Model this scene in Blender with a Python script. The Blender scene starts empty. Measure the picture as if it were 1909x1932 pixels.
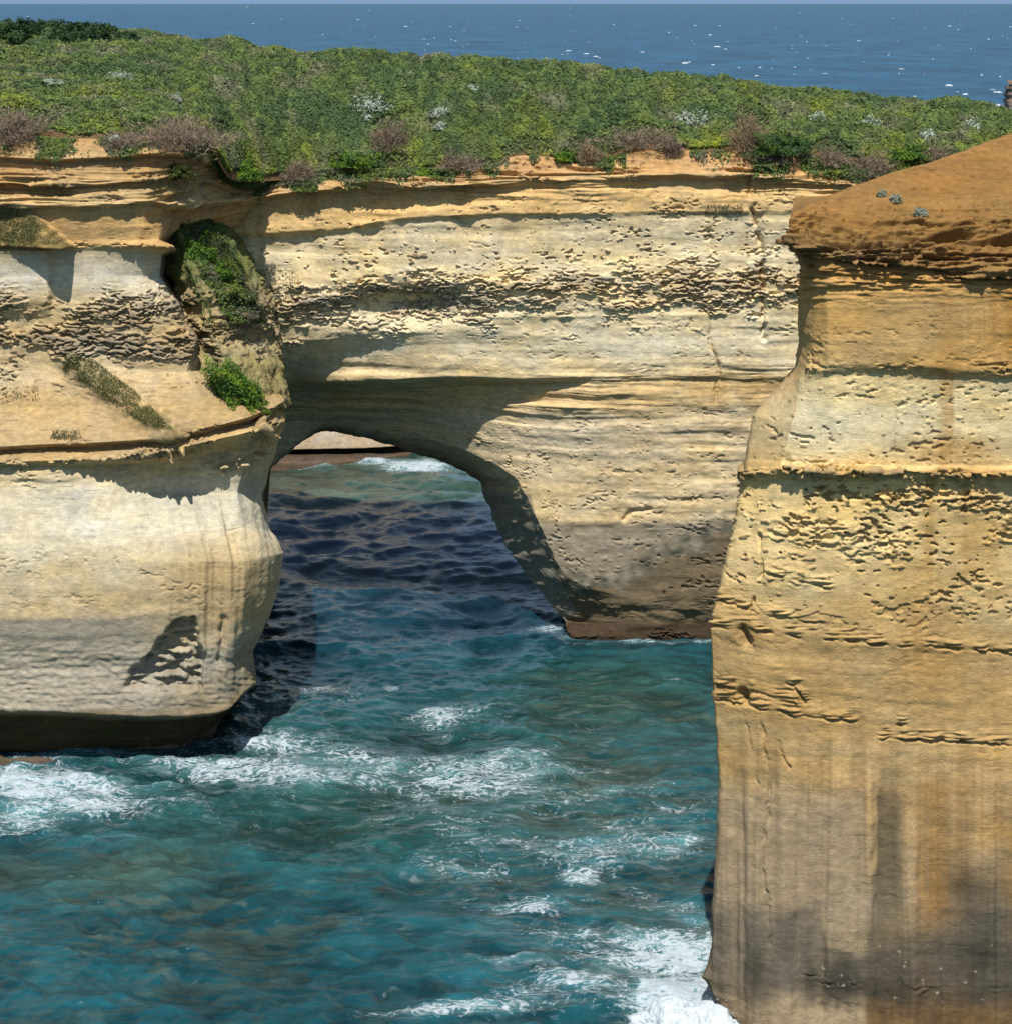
import bpy, math
import numpy as np
F4 = np.float32
scene = bpy.context.scene
COL = scene.collection
rng = np.random.default_rng(7)

# ------------------------------------------------------------------ camera model
FV, CXV, HYV, H = 3399.0, 954.5, 6.8, 48.0      # focal length, principal column, horizon row (survey units), eye height above the sea
W0, H0 = 1011, 1024
K = W0 / 1909.0
def P(x, y, Y):
    return ((x - CXV) / FV * Y, Y, H - (y - HYV) / FV * Y)
def PZ(x, Z, Y):
    return ((x - CXV) / FV * Y, Y, Z)
def sight(p):
    return CXV + p[..., 0] / p[..., 1] * FV, HYV + (H - p[..., 2]) / p[..., 1] * FV

# ------------------------------------------------------------------ noise
def _hash(ix, iy, iz, seed):
    h = (ix.astype(np.uint32) * np.uint32(374761393)) ^ (iy.astype(np.uint32) * np.uint32(668265263)) ^ (iz.astype(np.uint32) * np.uint32(2147483647 - 58467)) ^ np.uint32((seed * 2654435761) & 0xffffffff)
    h ^= h >> np.uint32(15); h *= np.uint32(2246822519); h ^= h >> np.uint32(13); h *= np.uint32(3266489917); h ^= h >> np.uint32(16)
    return h
def noise(x, y, z, seed=0):
    x = np.asarray(x, F4); y = np.asarray(y, F4); z = np.asarray(z, F4)
    x, y, z = np.broadcast_arrays(x, y, z)
    shp = x.shape
    out = np.empty(x.size, F4)
    xf, yf, zf = x.ravel(), y.ravel(), z.ravel()
    CH = 200000
    for a in range(0, xf.size, CH):
        X, Y, Z = xf[a:a+CH], yf[a:a+CH], zf[a:a+CH]
        fx, fy, fz = np.floor(X), np.floor(Y), np.floor(Z)
        ix, iy, iz = fx.astype(np.int32), fy.astype(np.int32), fz.astype(np.int32)
        dx, dy, dz = X - fx, Y - fy, Z - fz
        ux = dx*dx*dx*(dx*(dx*6-15)+10); uy = dy*dy*dy*(dy*(dy*6-15)+10); uz = dz*dz*dz*(dz*(dz*6-15)+10)
        r = 0
        for cx in (0, 1):
            wx = ux if cx else 1-ux
            for cy in (0, 1):
                wy = uy if cy else 1-uy
                for cz in (0, 1):
                    wz = uz if cz else 1-uz
                    h = _hash(ix+cx, iy+cy, iz+cz, seed)
                    gx = (h & np.uint32(1023)).astype(F4)*(1/511.5)-1
                    gy = ((h >> np.uint32(10)) & np.uint32(1023)).astype(F4)*(1/511.5)-1
                    gz = ((h >> np.uint32(20)) & np.uint32(1023)).astype(F4)*(1/511.5)-1
                    r = r + wx*wy*wz*(gx*(dx-cx)+gy*(dy-cy)+gz*(dz-cz))
        out[a:a+CH] = r
    return out.reshape(shp) * 1.25
def fbm(x, y, z, n, seed=0, g=0.5):
    r = 0; a = 1.0
    for i in range(n):
        r = r + a*noise(x*2**i, y*2**i, z*2**i, seed+i*17); a *= g
    return r
def worley2(x, y, seed=0):
    """distance to the nearest jittered cell point, and that cell's random number"""
    fx, fy = np.floor(x), np.floor(y)
    best = np.full(x.shape, 9.0, F4); cid = np.zeros(x.shape, F4)
    for i in (-1, 0, 1):
        for j in (-1, 0, 1):
            h = _hash((fx+i).astype(np.int32), (fy+j).astype(np.int32), np.zeros(x.shape, np.int32), seed)
            px = fx+i+(h & np.uint32(1023)).astype(F4)/1023; py = fy+j+((h >> np.uint32(10)) & np.uint32(1023)).astype(F4)/1023
            d = np.sqrt((px-x)**2+(py-y)**2)
            m = d < best
            best = np.where(m, d, best); cid = np.where(m, ((h >> np.uint32(20)) & np.uint32(1023)).astype(F4)/1023, cid)
    return best, cid
def sst(a, b, x):
    t = np.clip((x-a)/(b-a), 0, 1); return t*t*(3-2*t)
def sharp(n, k=4.0):
    return np.tanh(n*k)
def blob(vx, vy, cx, cy, rx, ry):
    return np.exp(-((vx-cx)/rx)**2-((vy-cy)/ry)**2)
def lin(c):
    c = np.asarray(c, float)/255
    return np.where(c <= .04045, c/12.92, ((c+.055)/1.055)**2.4)
def mix(a, b, t):
    return a*(1-t[..., None])+np.asarray(b)*t[..., None]

# ------------------------------------------------------------------ mesh helpers
def mesh_obj(name, verts, faces, mat, parent=None, colors=None, attrs=None, smooth=True):
    """faces: (n,4) or (n,3) int array"""
    me = bpy.data.meshes.new(name)
    verts = np.ascontiguousarray(verts, F4).reshape(-1, 3); faces = np.ascontiguousarray(faces, np.int32)
    k = faces.shape[1]
    me.vertices.add(len(verts)); me.vertices.foreach_set('co', verts.ravel())
    me.loops.add(faces.size); me.loops.foreach_set('vertex_index', faces.ravel())
    me.polygons.add(len(faces)); me.polygons.foreach_set('loop_start', np.arange(0, faces.size, k, dtype=np.int32))
    me.polygons.foreach_set('loop_total', np.full(len(faces), k, np.int32))
    me.polygons.foreach_set('use_smooth', np.full(len(faces), bool(smooth)))
    me.update(calc_edges=True)
    if colors is not None:
        a = me.attributes.new('albedo', 'FLOAT_COLOR', 'POINT')
        c = np.ones((len(verts), 4), F4); c[:, :3] = np.clip(colors.reshape(-1, 3), 0.002, 0.95)
        a.data.foreach_set('color', c.ravel())
    for nm, v in (attrs or {}).items():
        a = me.attributes.new(nm, 'FLOAT', 'POINT'); a.data.foreach_set('value', np.ascontiguousarray(v, F4).ravel())
    me.materials.append(mat)
    o = bpy.data.objects.new(name, me); COL.objects.link(o)
    if parent is not None: o.parent = parent
    return o
def grid_faces(nr, nc):
    i = np.arange(nr*nc).reshape(nr, nc)
    return np.stack([i[:-1, :-1], i[1:, :-1], i[1:, 1:], i[:-1, 1:]], -1).reshape(-1, 4)
def tag(o, label=None, cat=None, group=None, kind=None):
    if label: o['label'] = label
    if cat: o['category'] = cat
    if group: o['group'] = group
    if kind: o['kind'] = kind
    return o
def empty(name, loc, label, cat, group=None):
    o = bpy.data.objects.new(name, None); COL.objects.link(o)
    o.empty_display_size = 1; o.location = (0, 0, 0)
    return tag(o, label, cat, group)

def catmull(p, n_per):
    """p (R,C,3) -> dense along columns, n_per[c] samples per interval"""
    C_ = p.shape[1]
    out, sp = [], []
    for c in range(C_-1):
        p0 = p[:, max(c-1, 0)]; p1 = p[:, c]; p2 = p[:, c+1]; p3 = p[:, min(c+2, C_-1)]
        d1 = np.linalg.norm(p2-p1, axis=-1, keepdims=True)+1e-6
        d0 = np.linalg.norm(p1-p0, axis=-1, keepdims=True)+1e-6; d2 = np.linalg.norm(p3-p2, axis=-1, keepdims=True)+1e-6
        m1 = ((p1-p0)/d0*(d1/(d0+d1))+(p2-p1)/d1*(d0/(d0+d1)))*d1 if c > 0 else (p2-p1)
        m2 = ((p2-p1)/d1*(d2/(d2+d1))+(p3-p2)/d2*(d1/(d2+d1)))*d1 if c < C_-2 else (p2-p1)
        c1 = np.clip(((p1-p0)/d0*(p2-p1)/d1).sum(-1, keepdims=True), 0, 1)**1.5; c2 = np.clip(((p2-p1)/d1*(p3-p2)/d2).sum(-1, keepdims=True), 0, 1)**1.5
        m1 = m1*c1 if c > 0 else m1
        m2 = m2*c2 if c < C_-2 else m2
        n = n_per[c]
        t = np.linspace(0, 1, n, endpoint=False)
        if c == C_-2: t = np.linspace(0, 1, n+1)
        for tt in t:
            h00 = 2*tt**3-3*tt**2+1; h10 = tt**3-2*tt**2+tt; h01 = -2*tt**3+3*tt**2; h11 = tt**3-tt**2
            out.append(h00*p1+h10*m1+h01*p2+h11*m2); sp.append(c+tt)
    return np.stack(out, 1), np.array(sp)
def loft(rows, col_spacing, row_spacing, smooth=2):
    """rows: list of lists of points. col_spacing/row_spacing: metres (scalar or one value per interval)."""
    p = np.array(rows, float)
    R_, C_ = p.shape[:2]
    cs = np.broadcast_to(col_spacing, (C_-1,)); rs = np.broadcast_to(row_spacing, (R_-1,))
    # typical (not largest) width of an interval, so a few long hidden ones do not blow the grid up
    dc = np.percentile(np.linalg.norm(np.diff(p, axis=1), axis=-1), 75, axis=0)
    dr = np.percentile(np.linalg.norm(np.diff(p, axis=0), axis=-1), 75, axis=1)
    nc = [max(2, int(math.ceil(a/b))) for a, b in zip(dc, cs)]
    nr = [max(2, int(math.ceil(a/b))) for a, b in zip(dr, rs)]
    g, s = catmull(p, nc)
    out, tp = [], []
    for r in range(R_-1):
        t = np.linspace(0, 1, nr[r], endpoint=False)
        if r == R_-2: t = np.linspace(0, 1, nr[r]+1)
        for tt in t:
            out.append(g[r]*(1-tt)+g[r+1]*tt); tp.append(r+tt)
    G = np.stack(out, 0)
    for _ in range(smooth):
        G[1:-1] = .25*G[:-2]+.5*G[1:-1]+.25*G[2:]
    return G, np.array(tp), s
def normals(G):
    dr = np.gradient(G, axis=0); dc = np.gradient(G, axis=1)
    n = np.cross(dr, dc); n /= np.linalg.norm(n, axis=-1, keepdims=True)+1e-9
    return n
def smooth_field(f, k):
    for _ in range(k):
        f = f.copy(); f[1:-1] = .25*f[:-2]+.5*f[1:-1]+.25*f[2:]
        f[:, 1:-1] = .25*f[:, :-2]+.5*f[:, 1:-1]+.25*f[:, 2:]
    return f
def rowval(vals, t):
    return np.interp(t, np.arange(len(vals)), vals)[:, None]
def rowcol(cols, t):
    c = lin(np.array(cols, float)); i = np.arange(len(cols))
    return np.stack([np.interp(t, i, c[:, k]) for k in range(3)], -1)[:, None, :]

ALB = 0.60                                # picture brightness of a sunlit surface -> its albedo

# ------------------------------------------------------------------ materials
def new_mat(name):
    m = bpy.data.materials.new(name); m.use_nodes = True
    nt = m.node_tree; nt.nodes.clear()
    return m, nt
def node(nt, typ, **kw):
    n = nt.nodes.new(typ)
    ins = kw.pop('ins', {})
    for k, v in kw.items(): setattr(n, k, v)
    for k, v in ins.items():
        if hasattr(v, 'is_output'): nt.links.new(v, n.inputs[k])
        else: n.inputs[k].default_value = v
    return n
def math_n(nt, op, a, b=0.0, c=0.0, clamp=False):
    n = node(nt, 'ShaderNodeMath', operation=op, use_clamp=clamp)
    for i, v in enumerate((a, b, c)):
        if hasattr(v, 'is_output'): nt.links.new(v, n.inputs[i])
        else: n.inputs[i].default_value = v
    return n.outputs[0]
def obj_coords(nt, scale=(1, 1, 1)):
    tc = node(nt, 'ShaderNodeTexCoord')
    mp = node(nt, 'ShaderNodeMapping', ins={'Vector': tc.outputs['Object'], 'Scale': scale})
    return mp.outputs[0]
def maprange(nt, v, a, b, c=0.0, d=1.0, smooth=False):
    n = node(nt, 'ShaderNodeMapRange', interpolation_type='SMOOTHSTEP' if smooth else 'LINEAR')
    nt.links.new(v, n.inputs[0])
    for i, x in enumerate((a, b, c, d)): n.inputs[i+1].default_value = x
    return n.outputs[0]

def rock_material(name, bump=0.06):
    m, nt = new_mat(name)
    out = node(nt, 'ShaderNodeOutputMaterial')
    at = node(nt, 'ShaderNodeAttribute', attribute_name='albedo')
    n1 = node(nt, 'ShaderNodeTexNoise', ins={'Vector': obj_coords(nt, (1, 1, 2.2)), 'Scale': 2.2, 'Detail': 8.0, 'Roughness': .65})
    n2 = node(nt, 'ShaderNodeTexNoise', ins={'Vector': obj_coords(nt, (.35, .35, 7)), 'Scale': 1.0, 'Detail': 5.0, 'Roughness': .6})
    f1 = maprange(nt, n1.outputs[0], .3, .7, .74, 1.22)
    f2 = maprange(nt, n2.outputs[0], .3, .7, .95, 1.05)
    n3 = node(nt, 'ShaderNodeTexNoise', ins={'Vector': obj_coords(nt, (1, 1, 1.6)), 'Scale': 9.0, 'Detail': 4.0, 'Roughness': .7})
    n4 = node(nt, 'ShaderNodeTexNoise', ins={'Vector': obj_coords(nt, (.55, .55, 11)), 'Scale': 1.0, 'Detail': 3.0, 'Roughness': .55, 'Distortion': .3})
    n5 = node(nt, 'ShaderNodeTexNoise', ins={'Vector': obj_coords(nt, (.5, .5, .5)), 'Scale': 1.0, 'Detail': 3.0})
    lines = math_n(nt, 'MULTIPLY', maprange(nt, n4.outputs[0], .61, .66, 0, .38), maprange(nt, n5.outputs[0], .42, .60, 0, 1))
    f3 = math_n(nt, 'SUBTRACT', maprange(nt, n3.outputs[0], .28, .72, .84, 1.16), lines)
    f = math_n(nt, 'MULTIPLY', math_n(nt, 'MULTIPLY', f1, f2), f3)
    vm = node(nt, 'ShaderNodeVectorMath', operation='SCALE', ins={0: at.outputs['Color'], 'Scale': f})
    b1 = node(nt, 'ShaderNodeTexNoise', ins={'Vector': obj_coords(nt, (1, 1, 2.0)), 'Scale': 7.0, 'Detail': 5.0, 'Roughness': .6})
    b2 = node(nt, 'ShaderNodeTexNoise', ins={'Vector': obj_coords(nt, (.8, .8, 9)), 'Scale': 1.0, 'Detail': 4.0})
    hgt = math_n(nt, 'ADD', b1.outputs[0], math_n(nt, 'MULTIPLY', b2.outputs[0], .08))
    bm = node(nt, 'ShaderNodeBump', ins={'Height': hgt, 'Strength': 1.0, 'Distance': bump})
    bs = node(nt, 'ShaderNodeBsdfPrincipled', ins={'Base Color': vm.outputs[0], 'Roughness': .95, 'Specular IOR Level': .12, 'Normal': bm.outputs[0]})
    nt.links.new(bs.outputs[0], out.inputs[0])
    return m
M_ROCK = rock_material('limestone', .032)
M_SOIL = rock_material('orange_soil', .03)

def leaf_material(name, transl=.25, rough=.75):
    m, nt = new_mat(name)
    out = node(nt, 'ShaderNodeOutputMaterial')
    at = node(nt, 'ShaderNodeAttribute', attribute_name='albedo')
    n1 = node(nt, 'ShaderNodeTexNoise', ins={'Vector': obj_coords(nt), 'Scale': 3.0, 'Detail': 3.0})
    vm = node(nt, 'ShaderNodeVectorMath', operation='SCALE', ins={0: at.outputs['Color'], 'Scale': maprange(nt, n1.outputs[0], .3, .7, .8, 1.2)})
    bs = node(nt, 'ShaderNodeBsdfPrincipled', ins={'Base Color': vm.outputs[0], 'Roughness': rough, 'Specular IOR Level': .2})
    tr = node(nt, 'ShaderNodeBsdfTranslucent', ins={'Color': vm.outputs[0]})
    mx = node(nt, 'ShaderNodeMixShader', ins={0: transl})
    nt.links.new(bs.outputs[0], mx.inputs[1]); nt.links.new(tr.outputs[0], mx.inputs[2]); nt.links.new(mx.outputs[0], out.inputs[0])
    return m
M_LEAF = leaf_material('leaves')
M_TWIG = leaf_material('dry_twigs', .05, .9)

def foam_material():
    m, nt = new_mat('white_water')
    out = node(nt, 'ShaderNodeOutputMaterial')
    n1 = node(nt, 'ShaderNodeTexNoise', ins={'Vector': obj_coords(nt), 'Scale': 3.0, 'Detail': 6.0})
    cr = node(nt, 'ShaderNodeMix', data_type='RGBA')
    nt.links.new(n1.outputs[0], cr.inputs[0])
    cr.inputs[6].default_value = (.40, .46, .49, 1); cr.inputs[7].default_value = (.58, .61, .63, 1)
    bm = node(nt, 'ShaderNodeBump', ins={'Height': n1.outputs[0], 'Distance': .08})
    bs = node(nt, 'ShaderNodeBsdfPrincipled', ins={'Base Color': cr.outputs[2], 'Roughness': .8, 'Specular IOR Level': .2, 'Normal': bm.outputs[0]})
    nt.links.new(bs.outputs[0], out.inputs[0])
    return m
M_FOAM = foam_material()

def water_material():
    m, nt = new_mat('sea_water')
    out = node(nt, 'ShaderNodeOutputMaterial')
    at = node(nt, 'ShaderNodeAttribute', attribute_name='albedo')
    fd = node(nt, 'ShaderNodeAttribute', attribute_name='foam_density')
    far = node(nt, 'ShaderNodeAttribute', attribute_name='ripple')
    # ripples too small for the mesh
    r1 = node(nt, 'ShaderNodeTexNoise', ins={'Vector': obj_coords(nt, (.7, 1.2, 1)), 'Scale': 1.6, 'Detail': 6.0, 'Roughness': .6, 'Distortion': .4})
    r2 = node(nt, 'ShaderNodeTexNoise', ins={'Vector': obj_coords(nt, (.04, .06, .05)), 'Scale': 1.0, 'Detail': 7.0, 'Roughness': .62})
    b1 = node(nt, 'ShaderNodeBump', ins={'Height': r1.outputs[0], 'Strength': 1.0, 'Distance': .10})
    b2 = node(nt, 'ShaderNodeBump', ins={'Height': r2.outputs[0], 'Strength': far.outputs['Fac'], 'Distance': 9.0, 'Normal': b1.outputs[0]})
    lw = node(nt, 'ShaderNodeTexNoise', ins={'Vector': obj_coords(nt, (.30, .85, .3)), 'Scale': 1.0, 'Detail': 7.0, 'Roughness': .66, 'Distortion': .5})
    ow = node(nt, 'ShaderNodeTexNoise', ins={'Vector': obj_coords(nt, (1, .55, 1)), 'Scale': .016, 'Detail': 6.0, 'Roughness': .72})
    owf = maprange(nt, ow.outputs[0], .36, .64, .45, 1.5)
    owm = node(nt, 'ShaderNodeMix', data_type='FLOAT', ins={0: far.outputs['Fac'], 2: 1.0, 3: owf})
    vm = node(nt, 'ShaderNodeVectorMath', operation='SCALE', ins={0: at.outputs['Color'], 'Scale': math_n(nt, 'MULTIPLY', owm.outputs[0], maprange(nt, lw.outputs[0], .34, .66, .50, 1.55))})
    wb = node(nt, 'ShaderNodeBsdfPrincipled', ins={'Base Color': vm.outputs[0], 'Roughness': maprange(nt, far.outputs['Fac'], 0, .75, .05, .30), 'IOR': 1.33, 'Specular IOR Level': maprange(nt, far.outputs['Fac'], 0, .75, .85, .16), 'Normal': b2.outputs[0]})
    # foam: lace that closes up where the density is high
    wv = obj_coords(nt, (.70, 1.3, 1))
    n1 = node(nt, 'ShaderNodeTexNoise', ins={'Vector': wv, 'Scale': .62, 'Detail': 6.0, 'Roughness': .6, 'Distortion': 1.1})
    n4 = node(nt, 'ShaderNodeTexNoise', ins={'Vector': wv, 'Scale': 1.9, 'Detail': 5.0, 'Roughness': .6, 'Distortion': .9})
    n2 = node(nt, 'ShaderNodeTexNoise', ins={'Vector': wv, 'Scale': .20, 'Detail': 5.0, 'Roughness': .6, 'Distortion': .5})
    n3 = node(nt, 'ShaderNodeTexNoise', ins={'Vector': wv, 'Scale': 5.0, 'Detail': 5.0, 'Roughness': .7})
    def ridge(o, k):
        return math_n(nt, 'SUBTRACT', 1.0, math_n(nt, 'MULTIPLY', math_n(nt, 'ABSOLUTE', math_n(nt, 'SUBTRACT', o, .5)), k), clamp=True)
    rid = math_n(nt, 'MAXIMUM', ridge(n1.outputs[0], 7.0), math_n(nt, 'MULTIPLY', ridge(n4.outputs[0], 6.0), .85))
    s = math_n(nt, 'ADD', math_n(nt, 'MULTIPLY', rid, .55), maprange(nt, n2.outputs[0], .3, .7, 0, .28))
    s = math_n(nt, 'ADD', s, maprange(nt, n3.outputs[0], .3, .7, 0, .22))     # 0 .. 1
    thr = maprange(nt, fd.outputs['Fac'], 0, 1, 1.06, .36)
    d = math_n(nt, 'SUBTRACT', s, thr)
    fm = maprange(nt, d, 0, .20, 0, .95)
    fm = math_n(nt, 'MULTIPLY', fm, maprange(nt, n3.outputs[0], .25, .6, .6, 1.0))
    # thin film of spent foam trailing down the backs of the waves
    fl = node(nt, 'ShaderNodeTexNoise', ins={'Vector': obj_coords(nt, (.42, 1.7, 1)), 'Scale': 1.0, 'Detail': 8.0, 'Roughness': .7, 'Distortion': .8})
    film = math_n(nt, 'MULTIPLY', maprange(nt, fl.outputs[0], .52, .72, 0, .36), maprange(nt, fd.outputs['Fac'], .12, .55, 0, 1))
    fm = math_n(nt, 'MAXIMUM', fm, film)
    fb = node(nt, 'ShaderNodeBsdfPrincipled', ins={'Base Color': (.42, .47, .50, 1), 'Roughness': .7, 'Specular IOR Level': .2, 'Normal': b1.outputs[0]})
    mx = node(nt, 'ShaderNodeMixShader', ins={0: fm})
    nt.links.new(wb.outputs[0], mx.inputs[1]); nt.links.new(fb.outputs[0], mx.inputs[2]); nt.links.new(mx.outputs[0], out.inputs[0])
    return m
M_SEA = water_material()

# ------------------------------------------------------------------ rock relief
def strata(p, led):
    """bedding: broad soft and hard beds everywhere, thin plates only where the rock is well bedded (led high)"""
    x, y, z = p[..., 0], p[..., 1], p[..., 2]
    zz = z+.45*noise(x*.06, y*.06, z*.0, 91)+.10*noise(x*.5, y*.5, z*.8, 92)
    gate = .25+.75*sst(-.30, .25, noise(x*.13, y*.13, z*.35, 14))
    a = .46*sharp(noise(x*.09, y*.09, zz*1.15, 11), 6)
    th = sst(.18, .55, led)
    a = a+.34*sharp(noise(x*.17, y*.17, zz*3.0, 12), 6)*(.25+.75*th)
    a = a+.30*sharp(noise(x*.33, y*.33, zz*6.4, 13), 5)*th
    return a*gate
def pits(p, dens):
    """crusted, honeycombed limestone: flat knobs standing out, small caves between; dens is how much of it"""
    x, y, z = p[..., 0], p[..., 1], p[..., 2]
    wx = .25*noise(x*1.3, y*1.3, z*1.8, 25); wz = .18*noise(x*1.5, y*1.5, z*1.6, 26)
    big = noise(x*.26, y*.26, z*.60, 21)+.75*noise(x*.7, y*.7, z*1.7, 24)+.3*noise(x*1.6, y*1.6, z*3.2, 28)
    n = .8*noise((x+wx)*1.3, y*1.3, (z+wz)*4.6, 22)+.7*noise((x+wx)*3.2, y*3.2, (z+wz)*8.6, 23)+.3*noise(x*7, y*7, z*12, 29)
    off = 1.05*(1-np.clip(dens, 0, 1.2))-.42
    cl = big-off
    knob = sst(.0, .20, n+.55*cl-.10)*sst(-.35, .1, cl)
    cave = sst(.02, .34, -n+.12*cl)*sst(-.2, .25, cl)
    return knob, cave, big
def rough(p):
    x, y, z = p[..., 0], p[..., 1], p[..., 2]
    return fbm(x*.7, y*.7, z*1.0, 4, 31, .42)
def holes(p):
    x, y, z = p[..., 0], p[..., 1], p[..., 2]
    return sst(.36, .46, .75*noise(x*1.5, y*1.5, z*3.4, 41)+.5*noise(x*3.6, y*3.6, z*6.5, 42)+.35*noise(x*.4, y*.4, z*.6, 43)-.06)
def flutes(p):
    x, y, z = p[..., 0], p[..., 1], p[..., 2]
    q = x+.25*noise(x*.3, y*.3, z*.35, 53)
    return noise(q*.9, y*.6, z*.10, 51)+.5*noise(q*2.2, y*1.4, z*.2, 52)

FACET = True
class Wall:
    """a lofted cliff face carrying its relief and its stone colours"""
    def __init__(self, rows, cols, led, pit, rgh, hol, flu, cs, rs, smooth=2, gain=1.0):
        self.G, self.t, self.s = loft(rows, cs, rs, smooth)
        self.vx, self.vy = sight(self.G)
        n = normals(self.G)
        n = np.stack([smooth_field(n[..., k], 6) for k in range(3)], -1)
        n[..., 2] *= .35
        self.n = n/(np.linalg.norm(n, axis=-1, keepdims=True)+1e-6)
        p = self.G
        rv = lambda v: rowval(v, self.t)
        pd = rv(pit)
        knob, cave, big = pits(p, pd)
        st, ro, fl, ho = strata(p, rv(led)), rough(p), flutes(p), holes(p)
        on = np.clip(pd*3, 0, 1)
        sp = sst(.44, .54, .8*noise(p[..., 0]*2.2+.4*noise(p[..., 0]*2, p[..., 1]*2, p[..., 2]*2, 46), p[..., 1]*2.2, p[..., 2]*5.0, 44)+.8*noise(p[..., 0]*.45, p[..., 1]*.45, p[..., 2]*.9, 45)+.3*noise(p[..., 0]*6, p[..., 1]*6, p[..., 2]*9, 47))*np.clip(rv(hol)*1.1+.10*pd, 0, 1)
        self.d = rv(led)*st+on*(.20*knob-.36*cave)*np.clip(.5+pd*.6, 0, 1.1)+.15*pd*big+rv(rgh)*.50*ro+rv(hol)*ho*.12-.22*sp+rv(flu)*fl
        c = rowcol(cols, self.t)*ALB
        c = c*np.ones(p.shape)
        # weathered crusts are greyer and darker than the fresh stone
        crust = on*np.clip(knob*.9+.3*cave, 0, 1)*np.clip(.60+.9*noise(p[..., 0]*.5, p[..., 1]*.5, p[..., 2]*1.2, 27), .1, 1)
        grey = c.mean(-1, keepdims=True)*.25+lin((122, 104, 74))*ALB*.75
        c = mix(c, grey, .85*crust*np.clip(pd*1.5-.12, 0, 1))
        c = c*(1+.10*st[..., None]*np.clip(rv(led)*1.5, 0, 1)[..., None])*(1+.10*noise(p[..., 0]*.12, p[..., 1]*.12, p[..., 2]*.9, 61)[..., None])
        c = c*(1+np.array([.10, .0, -.22])*((noise(p[..., 0]*.25, p[..., 1]*.25, p[..., 2]*.6, 62)+.6*noise(p[..., 0]*.8, p[..., 1]*.8, p[..., 2]*1.3, 65))[..., None]))
        c = c*(1+.16*noise(p[..., 0]*.5, p[..., 1]*.5, p[..., 2]*1.1, 66)[..., None])
        # rain has drawn faint streaks down the faces; nodules and pits are toned darker
        sk = noise(p[..., 0]*1.1, p[..., 1]*.8, p[..., 2]*.07, 63)+.6*noise(p[..., 0]*3.2, p[..., 1]*2.4, p[..., 2]*.14, 64)
        c = c*(1+.09*sk[..., None])
        c = mix(c, lin((124, 104, 72))*ALB, np.clip(.9*rv(hol)*ho+.5*sp, 0, .8))
        lum = c.mean(-1, keepdims=True)
        c = c*.90+lum*.10*np.array([1.04, 1.0, .93])
        self.c = c*gain
    def build(self, parts, parent):
        """parts: list of (name, first control row, last control row, parent) ; the first is the body"""
        V = self.G+self.n*self.d[..., None]
        self.V = V
        objs = {}
        for name, r0, r1, par in parts:
            i0 = int(np.searchsorted(self.t, r0-1e-6)); i1 = int(np.searchsorted(self.t, r1-1e-6))
            i1 = min(i1, len(self.t)-1)
            sub = V[i0:i1+1]
            o = mesh_obj(name, sub, grid_faces(*sub.shape[:2]), M_ROCK, objs.get(par, parent), self.c[i0:i1+1], smooth=FACET)
            objs[name] = o
        return objs
def line_cut(vx, vy, pts, w):
    """1 on a polyline (survey units), 0 away from it"""
    best = np.full(vx.shape, 1e9)
    for (x0, y0), (x1, y1) in zip(pts[:-1], pts[1:]):
        L2 = (x1-x0)**2+(y1-y0)**2
        t = np.clip(((vx-x0)*(x1-x0)+(vy-y0)*(y1-y0))/L2, 0, 1)
        best = np.minimum(best, np.hypot(vx-x0-t*(x1-x0), vy-y0-t*(y1-y0)))
    return np.exp(-(best/w)**2)
def inside(vx, vy, poly):
    r = np.zeros(vx.shape, bool)
    n = len(poly)
    for i in range(n):
        x0, y0 = poly[i]; x1, y1 = poly[(i+1) % n]
        if y0 == y1: continue
        c = ((y0 > vy) != (y1 > vy)) & (vx < (x1-x0)*(vy-y0)/(y1-y0)+x0)
        r ^= c
    return r

# ================================================================== the island: arch wall
AX = [300, 400, 500, 545, 620, 760, 880, 980, 1060, 1112, 1120, 1200, 1340, 1460, 1560, 1680, 1850]
def arow(ys, Ys, xs=AX):
    Ys = np.broadcast_to(Ys, (len(xs),)); ys = np.broadcast_to(ys, (len(xs),))
    return [P(a, b, c) for a, b, c in zip(xs, ys, Ys)]
A = []
A.append(arow([345, 340, 336, 332, 326, 322, 318, 294, 300, 305, 305, 284, 284, 275, 300, 325, 325], [137.2, 137, 136.6, 136.4, 136, 136, 136, 136.4, 136, 135.8, 135.8, 136.2, 136.2, 136.2, 136, 136, 136]))
A.append(arow([372, 366, 352, 346, 340, 336, 332, 326, 320, 320, 320, 318, 320, 318, 330, 338, 342], 134.9))
A.append(arow([390, 384, 370, 364, 358, 354, 348, 338, 334, 332, 332, 330, 332, 336, 345, 350, 352], [134.6, 134.5, 134.3, 134.2, 134.1, 134.1, 134.2, 134.5, 134.5, 134.5, 134.5, 134.5, 134.5, 134.4, 134.4, 134.4, 134.4]))
A.append(arow([397, 391, 377, 371, 365, 361, 355, 345, 341, 339, 339, 337, 339, 343, 352, 357, 359], [135.7, 135.6, 135.4, 135.3, 135.2, 135.2, 135.2, 134.9, 134.9, 135, 135, 135, 135, 134.9, 134.9, 134.9, 134.9]))
A.append(arow([440, 440, 440, 438, 434, 412, 406, 403, 402, 402, 402, 400, 398, 398, 395, 390, 390], [135.2, 135.2, 135.1, 135, 134.9, 134.8, 134.7, 134.6, 134.6, 134.6, 134.6, 134.6, 134.6, 134.6, 134.6, 134.6, 134.6]))
A.append(arow([450, 450, 450, 448, 444, 421, 415, 411, 410, 410, 410, 408, 406, 406, 403, 398, 398], [135.6, 135.6, 135.5, 135.4, 135.2, 135.1, 135, 134.85, 134.85, 134.8, 134.8, 134.8, 134.8, 134.8, 134.8, 134.8, 134.8]))
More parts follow.
